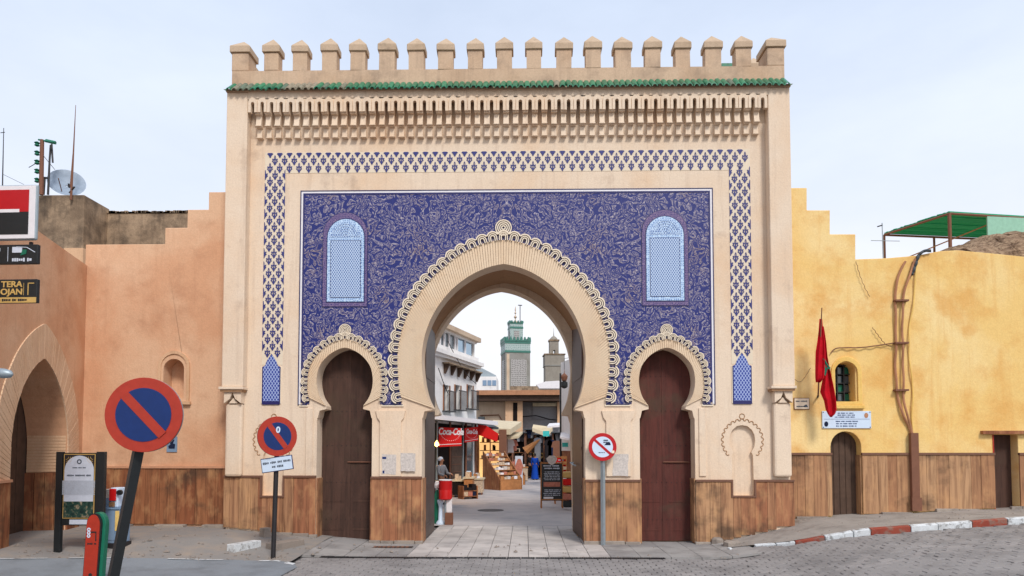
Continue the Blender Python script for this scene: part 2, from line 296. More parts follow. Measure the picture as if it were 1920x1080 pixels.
# ------------------------------------------------------------------ mesh helpers
class MB:
    def __init__(s): s.v = []; s.f = []
    def add(s, vs, fs):
        o = len(s.v); s.v += [tuple(p) for p in vs]; s.f += [tuple(i + o for i in f) for f in fs]; return s
    def box(s, x0, x1, y0, y1, z0, z1):
        s.add([(x0, y0, z0), (x1, y0, z0), (x1, y1, z0), (x0, y1, z0), (x0, y0, z1), (x1, y0, z1), (x1, y1, z1), (x0, y1, z1)],
              [(0, 3, 2, 1), (4, 5, 6, 7), (0, 1, 5, 4), (1, 2, 6, 5), (2, 3, 7, 6), (3, 0, 4, 7)]); return s
    def quadbox(s, q, y0, y1):
        """four (x,z) corners anticlockwise seen from the front, extruded y0 (front) .. y1"""
        s.add([(x, y0, z) for x, z in q] + [(x, y1, z) for x, z in q], [(0, 1, 2, 3), (7, 6, 5, 4), (0, 4, 5, 1), (1, 5, 6, 2), (2, 6, 7, 3), (3, 7, 4, 0)]); return s
    def prism(s, outer, y0, y1, holes=()):
        loops = [list(outer)] + [list(h) for h in holes]
        tris = tessellate_polygon([[Vector((x, z, 0)) for x, z in lp] for lp in loops])
        flatp = [p for lp in loops for p in lp]; n = len(flatp); fs = []
        for a, b, c in tris:
            (ax, az_), (bx, bz), (cx, cz) = flatp[a], flatp[b], flatp[c]
            if (bx - ax) * (cz - az_) - (bz - az_) * (cx - ax) < 0: b, c = c, b
            fs.append((a, b, c)); fs.append((c + n, b + n, a + n))
        o = 0
        for k, lp in enumerate(loops):
            m = len(lp)
            area = sum(lp[i][0] * lp[(i + 1) % m][1] - lp[(i + 1) % m][0] * lp[i][1] for i in range(m))
            for i in range(m):
                a, b = o + i, o + (i + 1) % m
                if (area < 0) != (k > 0): a, b = b, a
                fs.append((a, a + n, b + n, b))
            o += m
        s.add([(x, y0, z) for x, z in flatp] + [(x, y1, z) for x, z in flatp], fs); return s
    def tube(s, path, r, k=6, caps=True):
        path = [Vector(p) for p in path]; n = len(path); rs = r if isinstance(r, (list, tuple)) else [r] * n
        vs = []; up = None
        for i, p in enumerate(path):
            d = (path[min(i + 1, n - 1)] - path[max(i - 1, 0)]).normalized()
            if up is None: up = Vector((0, 0, 1)) if abs(d.z) < .9 else Vector((1, 0, 0))
            a = d.cross(up).normalized(); b = a.cross(d).normalized(); up = b
            for j in range(k):
                q = 2 * math.pi * j / k; vs.append(p + (a * math.cos(q) + b * math.sin(q)) * rs[i])
        fs = [(i * k + j, i * k + (j + 1) % k, (i + 1) * k + (j + 1) % k, (i + 1) * k + j) for i in range(n - 1) for j in range(k)]
        if caps: fs += [tuple(range(k))[::-1], tuple((n - 1) * k + j for j in range(k))]
        s.add(vs, fs); return s
    def lathe(s, prof, cx=0, cy=0, k=16, ang=None):
        vs = []; 
        for r, z in prof:
            for j in range(k): q = 2 * math.pi * j / k; vs.append((cx + r * math.cos(q), cy + r * math.sin(q), z))
        n = len(prof)
        fs = [(i * k + j, i * k + (j + 1) % k, (i + 1) * k + (j + 1) % k, (i + 1) * k + j) for i in range(n - 1) for j in range(k)]
        fs += [tuple(range(k))[::-1], tuple((n - 1) * k + j for j in range(k))]
        s.add(vs, fs); return s
    def disc(s, cx, cz, r, y0, y1, k=32, rx=None):
        rx = rx or r
        return s.prism([(cx + rx * math.cos(2 * math.pi * i / k), cz + r * math.sin(2 * math.pi * i / k)) for i in range(k)], y0, y1)
    def ring(s, cx, cz, r0, r1, y0, y1, k=24):
        return s.prism([(cx + r1 * math.cos(2 * math.pi * i / k), cz + r1 * math.sin(2 * math.pi * i / k)) for i in range(k)], y0, y1,
                       [[(cx + r0 * math.cos(2 * math.pi * i / k), cz + r0 * math.sin(2 * math.pi * i / k)) for i in range(k)]])
    def band(s, a, b, y0, y1, closed=False):
        """strip between polylines a and b (x,z), extruded"""
        n = len(a)
        for i in range(n if closed else n - 1):
            j = (i + 1) % n; q = [a[i], a[j], b[j], b[i]]
            ar = sum(q[t][0] * q[(t + 1) % 4][1] - q[(t + 1) % 4][0] * q[t][1] for t in range(4))
            s.quadbox(q if ar > 0 else q[::-1], y0, y1)
        return s
    def mesh(s, name):
        me = bpy.data.meshes.new(name); me.from_pydata(s.v, [], s.f); me.update(); return me
    def build(s, name, mat, parent=None, smooth=False, label=None, kind=None, bev=0, loc=None):
        me = s.mesh(name); me.materials.append(M[mat] if isinstance(mat, str) else mat)
        if smooth:
            for p in me.polygons: p.use_smooth = True
            me.set_sharp_from_angle(angle=math.radians(40)) if hasattr(me, 'set_sharp_from_angle') else None
        o = bpy.data.objects.new(name, me); COL.objects.link(o)
        if parent: o.parent = parent
        if loc: o.location = loc
        if label: o['label'] = label
        if name in ('lettering', 'print', 'heading', 'chalk_writing', 'corner_ornament', 'dark_marks'): kind = 'stuff'
        if kind: o['kind'] = kind
        if bev:
            m = o.modifiers.new('bevel', 'BEVEL'); m.width = bev; m.segments = 2; m.limit_method = 'ANGLE'
        return o
def inst(src, parent, loc=(0, 0, 0), rot=(0, 0, 0), scale=(1, 1, 1), mat=None, name=None):
    o = bpy.data.objects.new(name or src.name.split('.')[0], src.data); COL.objects.link(o); o.parent = parent
    o.location = loc; o.rotation_euler = rot; o.scale = scale
    if mat: 
        o.data = src.data
    return o
def thing(name, label, cat, loc=(0, 0, 0), rz=0.0, group=None):
    o = bpy.data.objects.new(name, None); COL.objects.link(o); o.empty_display_size = .2
    o.location = loc; o.rotation_euler = (0, 0, rz); o['label'] = label; o['category'] = cat
    if group: o['group'] = group
    return o
def tag(o, label, cat, group=None):
    o['label'] = label; o['category'] = cat
    if group: o['group'] = group
    return o
def text(body, size, loc, parent, mat, name='lettering', rz=0.0, align='CENTER', ext=.004, shear=0.0, sx=1.0, bold=0.0):
    cu = bpy.data.curves.new(name, 'FONT'); cu.body = body; cu.size = size; cu.align_x = align; cu.align_y = 'CENTER'; cu.extrude = ext; cu.shear = shear; cu.offset = bold
    tmp = bpy.data.objects.new('tmp', cu); COL.objects.link(tmp)
    me = bpy.data.meshes.new_from_object(tmp.evaluated_get(bpy.context.evaluated_depsgraph_get()))
    bpy.data.objects.remove(tmp); bpy.data.curves.remove(cu)
    me.transform(Matrix.Rotation(math.pi / 2, 4, 'X') @ Matrix.Scale(sx, 4, (1, 0, 0))); me.materials.clear(); me.materials.append(M[mat])
    o = bpy.data.objects.new(name, me); COL.objects.link(o); o.parent = parent; o.location = loc; o.rotation_euler = (0, 0, rz); o['kind'] = 'stuff'
    return o
def script_lines(mb, x0, x1, z0, z1, n, h, y, fill=.9, gap=.35, rag=0.0):
    """small unreadable print: rows of word-long strokes broken into letter-like bars"""
    for i in range(n):
        z = z1 - (z1 - z0) * (i + .5) / n; x = x0 + rag * rnd(); xe = x1 - rag * rnd()
        while x < xe - h * .8:
            ww = min(uni(1.5, 5) * h, xe - x)
            c = x
            while c < x + ww:
                lw = uni(.35, .7) * h; hh = uni(.55, 1.0) * h
                mb.box(c, min(c + lw, x + ww), y - .003, y, z - hh / 2, z + hh / 2); c += lw + h * .16
            x += ww + h * gap * 2
def resample(path, n):
    d = [0]
    for a, b in zip(path, path[1:]): d.append(d[-1] + math.dist(a, b))
    outp = []; k = 0
    for i in range(n):
        s = d[-1] * i / (n - 1)
        while k < len(d) - 2 and d[k + 1] < s: k += 1
        f = (s - d[k]) / max(1e-9, d[k + 1] - d[k]); outp.append((path[k][0] + (path[k + 1][0] - path[k][0]) * f, path[k][1] + (path[k + 1][1] - path[k][1]) * f))
    return outp
def smooth(path, n):
    """catmull-rom through points then even resample"""
    P = [path[0]] + list(path) + [path[-1]]; o = []
    for i in range(1, len(P) - 2):
        for k in range(8):
            t = k / 8; a, b, c, d = P[i - 1], P[i], P[i + 1], P[i + 2]
            o.append(tuple(.5 * (2 * b[j] + (c[j] - a[j]) * t + (2 * a[j] - 5 * b[j] + 4 * c[j] - d[j]) * t * t + (3 * b[j] - a[j] - 3 * c[j] + d[j]) * t ** 3) for j in (0, 1)))
    o.append(path[-1]); return resample(o, n)

# ================================================================== THE GROUND
def sheet(xs, ys, dz, name, mat, f=hgt, mask=None):
    mb = MB(); idx = {}
    for i, x in enumerate(xs):
        for j, y in enumerate(ys): idx[i, j] = len(mb.v); mb.v.append((x, y, f(x, y) + dz))
    for i in range(len(xs) - 1):
        for j in range(len(ys) - 1):
            if mask and not mask((xs[i] + xs[i + 1]) / 2, (ys[j] + ys[j + 1]) / 2): continue
            mb.f.append((idx[i, j], idx[i + 1, j], idx[i + 1, j + 1], idx[i, j + 1]))
    return mb.build(name, mat, kind='structure', smooth=False)
def rng(a, b, st): n = max(1, int(round((b - a) / st))); return [a + (b - a) * i / n for i in range(n + 1)]
sheet([-900, -200, -60, -25] + rng(-16, 14, .5) + [25, 60, 200, 900], [-300, -60, -25] + rng(-17, 4, .5) + [30, 90, 300, 1500], -.06, 'ground', 'joint')
sheet(rng(-6, 9, 1.5), [3.62, 12, 25, 50, 90, 140], .0, 'street', 'street', lambda x, y: 0.0)
# slabs of the passage and of the strip before the gate
slabs = MB().box(-3.9, 4.6, -1.9, -1.0, -.05, -.045).build('passage_paving', 'joint', kind='structure')
slabs['kind'] = 'structure'
PXL, PXR = F0.at(792, 1000)[0], F0.at(1097, 1000)[0]
n_s = 0
def slab(x0, x1, y0, y1, mat):
    g = .006; z = .0; mb = MB(); dz = uni(-.004, .004)
    hs = [hgt(x, y) for x, y in ((x0, y0), (x1, y0), (x1, y1), (x0, y1))]
    c = [(x0 + g, y0 + g), (x1 - g, y0 + g), (x1 - g, y1 - g), (x0 + g, y1 - g)]
    mb.add([(x, y, h - .05) for (x, y), h in zip(c, hs)] + [(x, y, h + dz) for (x, y), h in zip(c, hs)], [(0, 3, 2, 1), (4, 5, 6, 7), (0, 1, 5, 4), (1, 2, 6, 5), (2, 3, 7, 6), (3, 0, 4, 7)])
    mb.build('paving_slab', mat, slabs)
x = PXL - .05; cols = []
while x < PXR + .05: cols.append(x); x += .405
for k, x in enumerate(cols):
    y = -1.86 + (.0 if k % 2 else -.0)
    ys = [-1.86, -1.2 + uni(-.1, .1), -.55 + uni(-.1, .1), .1, .8, 1.5, 2.2, 2.9, 3.6]
    for a, b in zip(ys, ys[1:]): slab(x, x + .405, a, b, 'slab')
x = cols[0] - .62
while x > -4.9:
    ys = [-1.86, -1.1 + uni(-.15, .15), -.45, .45]
    for a, b in zip(ys, ys[1:]): slab(x, x + .62, a, b, 'slab_grey')
    x -= .62
x = cols[-1] + .405
while x < 4.6:
    ys = [-1.86, -1.1 + uni(-.15, .15), -.45, .45]
    for a, b in zip(ys, ys[1:]): slab(x, x + .6, a, b, 'slab_grey')
    x += .6
# drainage grate
gp0 = ground_hit(602, 1043); gp1 = ground_hit(1245, 1044)
dg = thing('drain_grate', 'long narrow dark iron drainage grate across the paving before the gate', 'drain', (gp0.x, -2.0, 0))
W = gp1.x - gp0.x; MB().box(0, W, -.10, .06, -.055, -.03).build('channel', 'void', dg)
ns = 24
for i in range(ns):
    a = i * W / ns; mb = MB(); b = a + W / ns - .012; h = hgt(gp0.x + a, -2)
    for y0 in (-.09, .045): mb.box(a, b, y0, y0 + .015, -.03 + h, h + .002)
    k = 6
    for j in range(k + 1): xx = a + (b - a - .014) * j / k; mb.box(xx, xx + .014, -.075, .045, -.03 + h, h + .001)
    mb.build('grate_section', 'iron', dg)
# setts of the carriageway
road = sheet(rng(-4.4, 14, .8), [-15.5] + rng(-8, -2.1, .6), -.035, 'road', 'joint')
def kerb_y(x): return lerp_tab([(3.9, -1.0), (4.5, -.9), (5.3, -1.5), (6.6, -1.85), (8.5, -1.6), (10.1, -1.3), (14, -.9)], x)
sett = []
j = 0; y = -2.12
while y > -6.6:
    x = -4.35 + (.125 if j % 2 else 0)
    dep = .155 if y > -4.6 else .16
    while x < 13.2:
        if x < -3.2 and y > -2.2 - (x + 3.2): pass
        sw = .25
        sett.append((x, y - dep, x + sw, y)); x += sw
    y -= dep; j += 1
# rows that climb to the right kerb
y = -2.12; j = 0
while y < -.8:
    x = 4.55
    while x < 13.2:
        if y + .155 < kerb_y(x) - .02 and y + .155 < kerb_y(x + .25) - .02: sett.append((x + (.12 if j % 2 else 0), y, x + .25 + (.12 if j % 2 else 0), y + .155))
        x += .25
    y += .155; j += 1
def settmesh(mb, q):
    x0, y0, x1, y1 = q; g = uni(.004, .009) if x0 < 4 else (uni(.001, .004) if rnd() < .75 else uni(.006, .012)); dz = uni(-.006, .004); sk = uni(-.008, .008) if x0 < 4 else uni(-.03, .03)
    c = [(x0 + g, y0 + g + sk), (x1 - g, y0 + g - sk), (x1 - g, y1 - g - sk), (x0 + g, y1 - g + sk)]; mx, my = (x0 + x1) / 2, (y0 + y1) / 2
    top = [(mx + (x - mx) * .95, my + (y - my) * .93) for x, y in c]
    h = lambda x, y: hgt(x, y)
    tl = [uni(-.004, .004) for _ in range(4)]
    mb.add([(x, y, h(x, y) - .05) for x, y in c] + [(x, y, h(x, y) - .008 + dz) for x, y in c] + [(x, y, h(x, y) + dz + q_) for (x, y), q_ in zip(top, tl)],
           [(8, 9, 10, 11)] + [(i, (i + 1) % 4, (i + 1) % 4 + 4, i + 4) for i in range(4)] + [(i + 4, (i + 1) % 4 + 4, (i + 1) % 4 + 8, i + 8) for i in range(4)])
def visible(q):
    x, y = (q[0] + q[2]) / 2, (q[1] + q[3]) / 2; d = y + 16; return d > 11.6 and abs(x) < d * .70
vis = sorted([q for q in sett if visible(q)], key=lambda q: (q[1], abs(q[0] - 0)))
near = vis[:300]; ns_ = set(near)
for q in near: mb = MB(); settmesh(mb, q); mb.build('sett', 'sett', road)
mb = MB()
for q in sett:
    if q not in ns_ and (q[1] + 16) > 8: settmesh(mb, q)
far_setts = mb.build('setts', 'sett', road, kind='stuff')
# left asphalt island with a flush painted edge, worn pavement behind it
def isl_edge(x): return lerp_tab([(-16, -5.4), (-9.0, -3.85), (-7.5, -3.2), (-5.5, -2.55), (-4.7, -2.5), (-4.2, -2.9), (-4.0, -3.6)], x)
xs = rng(-16, -4.1, .17)
mb = MB()
for a, b in zip(xs, xs[1:]):
    ya, yb = isl_edge(a), isl_edge(b); prev = None
    for k in range(14):
        q = []
        for f in (k / 14, (k + 1) / 14):
            pass
        fa, fb = k / 14, (k + 1) / 14
        P = [(a, -12 + (ya + 12) * fa), (b, -12 + (yb + 12) * fa), (b, -12 + (yb + 12) * fb), (a, -12 + (ya + 12) * fb)]
        mb.add([(x, y, hgt(x, y) + .012) for x, y in P], [(0, 1, 2, 3)])
mb.build('asphalt_apron', 'asphalt', kind='structure')
mb = MB()
for a, b in zip(xs, xs[1:]):
    for k in range(12):
        fa, fb = k / 12, (k + 1) / 12
        P = [(a, isl_edge(a) + (.6 - isl_edge(a)) * fa), (b, isl_edge(b) + (.6 - isl_edge(b)) * fa), (b, isl_edge(b) + (.6 - isl_edge(b)) * fb), (a, isl_edge(a) + (.6 - isl_edge(a)) * fb)]
        if b < -4.3: mb.add([(x, y, hgt(x, y) + .006) for x, y in P], [(0, 1, 2, 3)])
mb.build('left_pavement', 'pave_left', kind='structure')
mb = MB()
def paint(x0, x1, wd):
    n = max(2, int((x1 - x0) / .1))
    for i in range(n):
        a, b = x0 + (x1 - x0) * i / n, x0 + (x1 - x0) * (i + 1) / n
        mb.add([(a, isl_edge(a) - wd, hgt(a, isl_edge(a)) + .018), (b, isl_edge(b) - wd, hgt(b, isl_edge(b)) + .018), (b, isl_edge(b) + .01, hgt(b, isl_edge(b)) + .018), (a, isl_edge(a) + .01, hgt(a, isl_edge(a)) + .018)], [(0, 1, 2, 3)])
for a, b, wd in ((-9.2, -8.4, .05), (-8.1, -7.3, .05), (-6.6, -5.7, .06), (-5.05, -4.62, .1), (-4.48, -4.25, .16)): paint(a, b, wd)
mb.build('edge_marking', 'kerbwhite', kind='structure')
# right raised pavement and its painted kerb
xs = rng(4.3, 16, .25); mb = MB()
for a, b in zip(xs, xs[1:]):
    for k in range(8):
        fa, fb = k / 8, (k + 1) / 8
        P = [(a, kerb_y(a) + (.7 - kerb_y(a)) * fa), (b, kerb_y(b) + (.7 - kerb_y(b)) * fa), (b, kerb_y(b) + (.7 - kerb_y(b)) * fb), (a, kerb_y(a) + (.7 - kerb_y(a)) * fb)]
        def hp(x, y):
            return hgt(x, y) + .11 * min(1, max(.1, (x - 4.3) / 2.2)) + .02 * math.sin(x * 3.1 + y * 5)* .5
        mb.add([(x, y, hp(x, y)) for x, y in P], [(0, 1, 2, 3)])
mb.build('right_pavement', 'pave_right', kind='structure', smooth=True)
kb = thing('painted_kerb', 'red and white painted kerb climbing along the yellow wall on the right', 'kerb', (0, 0, 0))
kx = 4.75
cols_ = ['kerbwhite', 'kerbwhite', 'kerbred', 'kerbwhite', 'kerbwhite', 'kerbred', 'kerbwhite', 'kerbwhite', 'kerbred', 'kerbwhite', 'kerbred', 'kerbwhite', 'kerbwhite', 'kerbred']
ends = [4.75, 5.1, 5.42, 6.1, 6.6, 7.0, 7.78, 8.35, 9.1, 9.95, 10.9, 11.6, 12.3, 13.1, 13.9]
ends = [4.75, 5.1, 5.42, 5.95, 6.45, 6.78, 7.62, 8.2, 8.95, 9.75, 10.5, 11.2, 12.0, 12.8, 13.6]
cols_ = ['kerbwhite', 'kerbwhite', 'kerbred', 'kerbwhite', 'kerbwhite', 'kerbred', 'kerbwhite', 'kerbwhite', 'kerbred', 'kerbwhite', 'kerbwhite', 'kerbred', 'kerbwhite', 'kerbred']
for a, b, cm in zip(ends, ends[1:], cols_):
    q = []
    for x in (a + .008, b - .008):
        y = kerb_y(x); h = hgt(x, y); t_ = .115 * min(1, max(.25, (x - 4.3) / 2.6))
        q.append((x, y, h, t_))
    (x0, y0, h0, t0), (x1, y1, h1, t1) = q
    j_ = uni(-.01, .01); mb = MB()
    mb.add([(x0, y0 - .06 + j_, h0 - .08), (x1, y1 - .06 + j_, h1 - .08), (x1, y1 + .05, h1 - .08), (x0, y0 + .05, h0 - .08), (x0, y0 - .06 + j_, h0 + t0 - .01), (x1, y1 - .06 + j_, h1 + t1 - .01), (x1, y1 + .05, h1 + t1 + .01), (x0, y0 + .05, h0 + t0 + .01)],
           [(0, 3, 2, 1), (4, 5, 6, 7), (0, 1, 5, 4), (1, 2, 6, 5), (2, 3, 7, 6), (3, 0, 4, 7)])
    mb.build('kerb_stone', cm, kb, bev=.012)
def rock(x, y, sx, sy, sz, rz=0, tilt=0.0, name='stone_block', mat='stone', label='', cat='stone', box=False, group=None):
    mb = MB(); z = hgt(x, y)
    if box: mb.box(-sx / 2, sx / 2, -sy / 2, sy / 2, -.03, sz)
    else:
        n = 7; lo = [((sx / 2) * math.cos(2 * math.pi * i / n) * uni(.8, 1.15), (sy / 2) * math.sin(2 * math.pi * i / n) * uni(.8, 1.15)) for i in range(n)]
        mb.add([(a, b, -.04) for a, b in lo] + [(a * .95, b * .95, sz * uni(.5, .8)) for a, b in lo] + [(a * .6, b * .6, sz * uni(.85, 1.1)) for a, b in lo],
               [tuple(range(14, 21))] + [(i, (i + 1) % n, (i + 1) % n + n, i + n) for i in range(n)] + [(i + n, (i + 1) % n + n, (i + 1) % n + 2 * n, i + 2 * n) for i in range(n)])
    o = mb.build(name, mat, bev=.01); o.location = (x, y, z); o.rotation_euler = (0, tilt, rz); return tag(o, label, cat, group)
p = ground_hit(458, 1034); rock(p.x, p.y, .20, .72, .13, -.42, 0, 'kerb_block', 'kerbwhite', 'loose white painted kerb block lying on the left pavement', 'kerb block', True)
p = ground_hit(535, 1026); rock(p.x, p.y, .3, .8, .13, -.45, 0, 'kerb_block', 'stone', 'bare grey kerb block beside the foot of the middle sign pole', 'kerb block', True)
p = ground_hit(497, 1012); rock(p.x, p.y, .16, .18, .2, -.5, 0, 'stone_block', 'stone', 'small upright stone block behind the middle sign pole', 'stone', True)
for i, (px, py, a, b, c, lb) in enumerate([(1345, 1018, .3, .3, .12, 'light rubble stone at the foot of the gate pier right of the red brown door'), (1372, 1022, .5, .35, .1, 'flat grey rubble slab at the start of the painted kerb'), (1340, 1008, .22, .2, .16, 'upright rubble stone against the gate planks at the right'),
                                (1400, 1006, .45, .3, .1, 'dark slab lying at the broken kerb end'), (1368, 1029, .2, .1, .03, 'small white painted chip on the road at the kerb end'), (1500, 985, .5, .35, .14, 'pale boulder in the corner between gate and yellow wall'), (1532, 978, .45, .3, .1, 'low grey stone in front of the yellow wall corner'), (1440, 998, .7, .3, .06, 'flat worn slab at the gate foot right of the keyhole niche')]):
    p = ground_hit(px, py); rock(p.x, p.y, a, b, c, uni(0, 3), 0, 'rubble_stone', 'kerbwhite' if i == 4 else 'stone', lb, 'stone', False)
# manhole, dark grating patch left of the passage
p = ground_hit(735, 1026)
gr = thing('sunken_drain_cover', 'rusty dark drain cover set in the slabs left of the passage', 'drain cover', (p.x, p.y, 0))
MB().box(-.45, .45, -.12, .12, -.02, .006).build('frame', 'iron', gr); 
for i in range(8): MB().box(-.4 + i * .1, -.34 + i * .1, -.09, .09, .0, .011).build('bar', 'rust', gr)
p = pt(917, 955, 0); g2 = EYE + (ray(920, 957)) * (EYE.z / -ray(920, 957).z)
mh = MB().lathe([(.45, -.01), (.45, .012), (.4, .014), (.4, .01), (.05, .012)], k=24).build('manhole_cover', 'joint'); mh.location = (g2.x, g2.y, 0); tag(mh, 'round dark manhole cover in the street beyond the gate', 'manhole cover')

# ================================================================== THE GATE
gate = thing('monumental_gate', 'tall cream plaster gate with blue tile panel, three horseshoe arches and merlons', 'gate', (0, 0, 0))
def G(px, py): return F0.at(px, py)
XL, XR = G(428, 500)[0], G(1479, 500)[0]
ZTOP = G(950, 168)[1]
def prof(cx, pts):
    """half profile px -> world (dx, z)"""
    k = (F0.at(cx + 50, 700)[0] - F0.at(cx - 50, 700)[0]) / 100
    return F0.at(cx, 700)[0], [(dx * k, F0.at(cx, y)[1]) for dx, y in pts]
MAIN_IN = []
for k in range(15):
    q = math.radians(90 - 6.1 * k); dx = 153.5 * math.cos(q); MAIN_IN.append((dx, 672 - 153.5 * math.sin(q) - 23 * (1 - dx / 153.5) ** .8))
MAIN_IN += [(153.5, 675), (152.5, 694), (150.5, 711), (147, 730), (141.5, 748), (133, 765)]
MAIN_BR = [(134, 769), (148, 771), (151, 783), (152.5, 785)]
MAIN_OUT = [(0, 433), (22.5, 435), (44, 440.6), (65, 449), (86, 459), (105, 471), (122.5, 486), (139, 500), (155, 517), (168, 532), (179, 548), (189, 565), (198, 584), (206, 605), (212, 627), (216, 650), (217, 675), (216, 699), (214, 724), (210, 747)]
SM_IN = [(0, 652), (12, 655), (28, 664), (41, 677), (49, 691), (52.5, 710), (51.5, 727), (46, 745), (35, 761)]
SM_BR = [(34.5, 767), (47, 770), (50, 783), (51.5, 785)]
SM_OUT = [(0, 623), (14, 626), (29, 631), (43.5, 640), (57, 652), (68, 665), (76, 680), (80.5, 697), (82, 714.5), (82, 732), (79, 748)]
ARCH = [dict(cx=647.0, i=SM_IN, b=SM_BR, o=SM_OUT, n=34, R=.104, rw=.165), dict(cx=944.0, i=MAIN_IN, b=MAIN_BR, o=MAIN_OUT, n=76, R=.150, rw=.235), dict(cx=1250.0, i=SM_IN, b=SM_BR, o=SM_OUT, n=34, R=.104, rw=.165)]
ZB = -.15
for A in ARCH:
    X, inn = prof(A['cx'], A['i']); _, br = prof(A['cx'], A['b']); _, outp = prof(A['cx'], A['o'])
    A['X'] = X; A['in'] = smooth(inn, A['n'] + 1); A['br'] = br; A['crest'] = outp
    jam = br[-1][0]; A['jam'] = jam
    half = A['in'] + br + [(jam, ZB)]
    A['open'] = [(X - dx, z) for dx, z in half[::-1]] + [(X + dx, z) for dx, z in half[1:]]   # from bottom left over the top to bottom right
def crest_normals(c):
    res = []
    for i, (dx, z) in enumerate(c):
        a = c[max(i - 1, 0)]; b = c[min(i + 1, len(c) - 1)]
        if i == 0: n = (0, 1)
        else:
            tx, tz = b[0] - a[0], b[1] - a[1]; l = math.hypot(tx, tz); n = (-tz / l, tx / l)
            if n[0] < -0.2 : n = (-n[0], -n[1])
            if n[0] < 0: n = (abs(n[0]), n[1])
        res.append(n)
    return res
# keyhole blind niches
def keyhole(cx):
    X = F0.at(cx, 830)[0]; k = 1 / 83.0; P = []
    prof_ = [(0, 797), (10, 799), (18, 806), (22.5, 815), (24, 826), (22, 838), (16.5, 848), (19, 853), (19.5, 857), (19.5, 868), (20.5, 929)]
    hf = [(dx * k, F0.at(cx, y)[1]) for dx, y in prof_]
    return X, hf, [(X - a, b) for a, b in hf[::-1]] + [(X + a, b) for a, b in hf[1:]]
NL = keyhole(513); NR = keyhole(1392)
outer = [(XL + .05, ZB)]
for A in ARCH: outer += A['open']
outer += [(XR - .05, ZB), (XR - .05, ZTOP), (XL + .05, ZTOP)]
MB().prism(outer, 0, .5, [NL[2], NR[2]]).build('wall', 'gate', gate)
for n_ in (NL, NR): MB().box(n_[0] - .4, n_[0] + .4, .09, .14, n_[1][-1][1] - .1, n_[1][0][1] + .1).build('niche_back', 'gate', gate)
# vault section and rear arch (the passage runs slightly askew)
A = ARCH[1]
FB = Frame((0, 2.93, 0))
cxb = FB.at(940, 700)[0]; kb_ = (FB.at(1000, 700)[0] - FB.at(900, 700)[0]) / 100
rear = [(dx * .838 * kb_ * 1.0, FB.at(940, 838 - (838 - y) * .847)[1]) for dx, y in MAIN_IN]
rbr = [(dx * .838 * kb_, FB.at(940, 838 - (838 - y) * .847)[1]) for dx, y in MAIN_BR]
rh = smooth(rear, 50) + rbr; rh = rh + [(rbr[-1][0] + .06, ZB)]
ro = [(cxb - a, b) for a, b in rh[::-1]] + [(cxb + a, b) for a, b in rh[1:]]
MB().prism([(XL + .06, ZB)] + ro + [(XR - .06, ZB), (XR - .06, ZTOP - .01), (XL + .06, ZTOP - .01)], 2.37, 2.93).build('rear_wall', 'gate', gate)
vh = [(A['X'] + dx * 1.06 - .05, z + (.12 if z > 3 else 0)) for dx, z in [(-a, b) for a, b in A['in'][:-12:2][::-1]] + A['in'][2:-12:2]]
zc = vh[0][1]
vo = [(vh[0][0] - .03, ZB)] + vh + [(vh[-1][0] + .03, ZB)]
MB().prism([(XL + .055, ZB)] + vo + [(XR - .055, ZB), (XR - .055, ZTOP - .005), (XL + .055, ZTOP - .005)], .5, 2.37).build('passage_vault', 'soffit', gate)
MB().box(XL + .05, XR - .05, .0, 2.93, ZTOP, ZTOP + .08).build('roof_slab', 'gate_dim', gate)
# pilasters
x1 = G(467, 500)[0]; x2 = G(1438, 500)[0]; zc1 = G(450, 727)[1]
MB().box(XL, x1, -.25, .0, zc1, G(950, 172)[1] - .08).build('pilaster', 'gate', gate, bev=.02)
MB().box(x2, XR, -.25, .0, zc1, G(950, 172)[1] - .08).build('pilaster', 'gate', gate, bev=.02)
for xa, xb in ((XL, x1), (x2, XR)):
    MB().box(xa - .05, xb + .02, -.30, .0, zc1 - .06, zc1).build('capital_slab', 'gate', gate, bev=.01)
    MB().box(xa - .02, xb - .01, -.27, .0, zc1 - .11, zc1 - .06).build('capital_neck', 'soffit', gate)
    zc2 = G(450, 757)[1]; xm = (xa + xb) / 2; wv = (xb - xa) / 2 - .05
    cap = MB()
    for s_ in (-1, 1):   # two carved leaves of the capital
        cap.quadbox([(xm + s_ * wv - (.0 if s_ > 0 else 0), zc2), (xm + s_ * wv, zc1 - .11), (xm, zc1 - .11), (xm + s_ * .06, zc2 + .1)][::(1 if s_ > 0 else -1)], -.22, 0)
    cap.quadbox([(xm - .1, zc2), (xm + .1, zc2), (xm, zc2 + .12), (xm - .001, zc2 + .12)], -.17, 0)
    cap.build('capital', 'gate', gate)
    zd = G(450, 893)[1]
    MB().box(xm - wv, xm + wv, -.14, .0, zd, zc2).build('engaged_column', 'gate', gate, bev=.05)
# piers between the arches: raised strips with bracket tops
for (a, b) in ((713, 752), (1136, 1183)):
    xa, za = G(a, 770); xb, zb = G(b, 893); z1 = G(a, 790)[1]
    P = [(xa, zb), (xb, zb), (xb, z1), (xb + .06, z1 + .08), (xb + .1, za), (xa - .1, za), (xa - .06, z1 + .08), (xa, z1)]
    MB().prism(P, -.045, 0).build('pier_strip', 'gate', gate, bev=.006)
for cx, sgn in ((647, -1), (1250, 1)):
    a = cx + sgn * 73; b = cx + sgn * 60; xa = G(min(a, b), 800)[0]; xb = G(max(a, b), 800)[0]; z1 = G(cx, 765)[1]; z0 = G(cx, 893)[1]
    MB().box(xa, xb, -.03, 0, z0, z1).build('pier_strip', 'gate', gate, bev=.01)
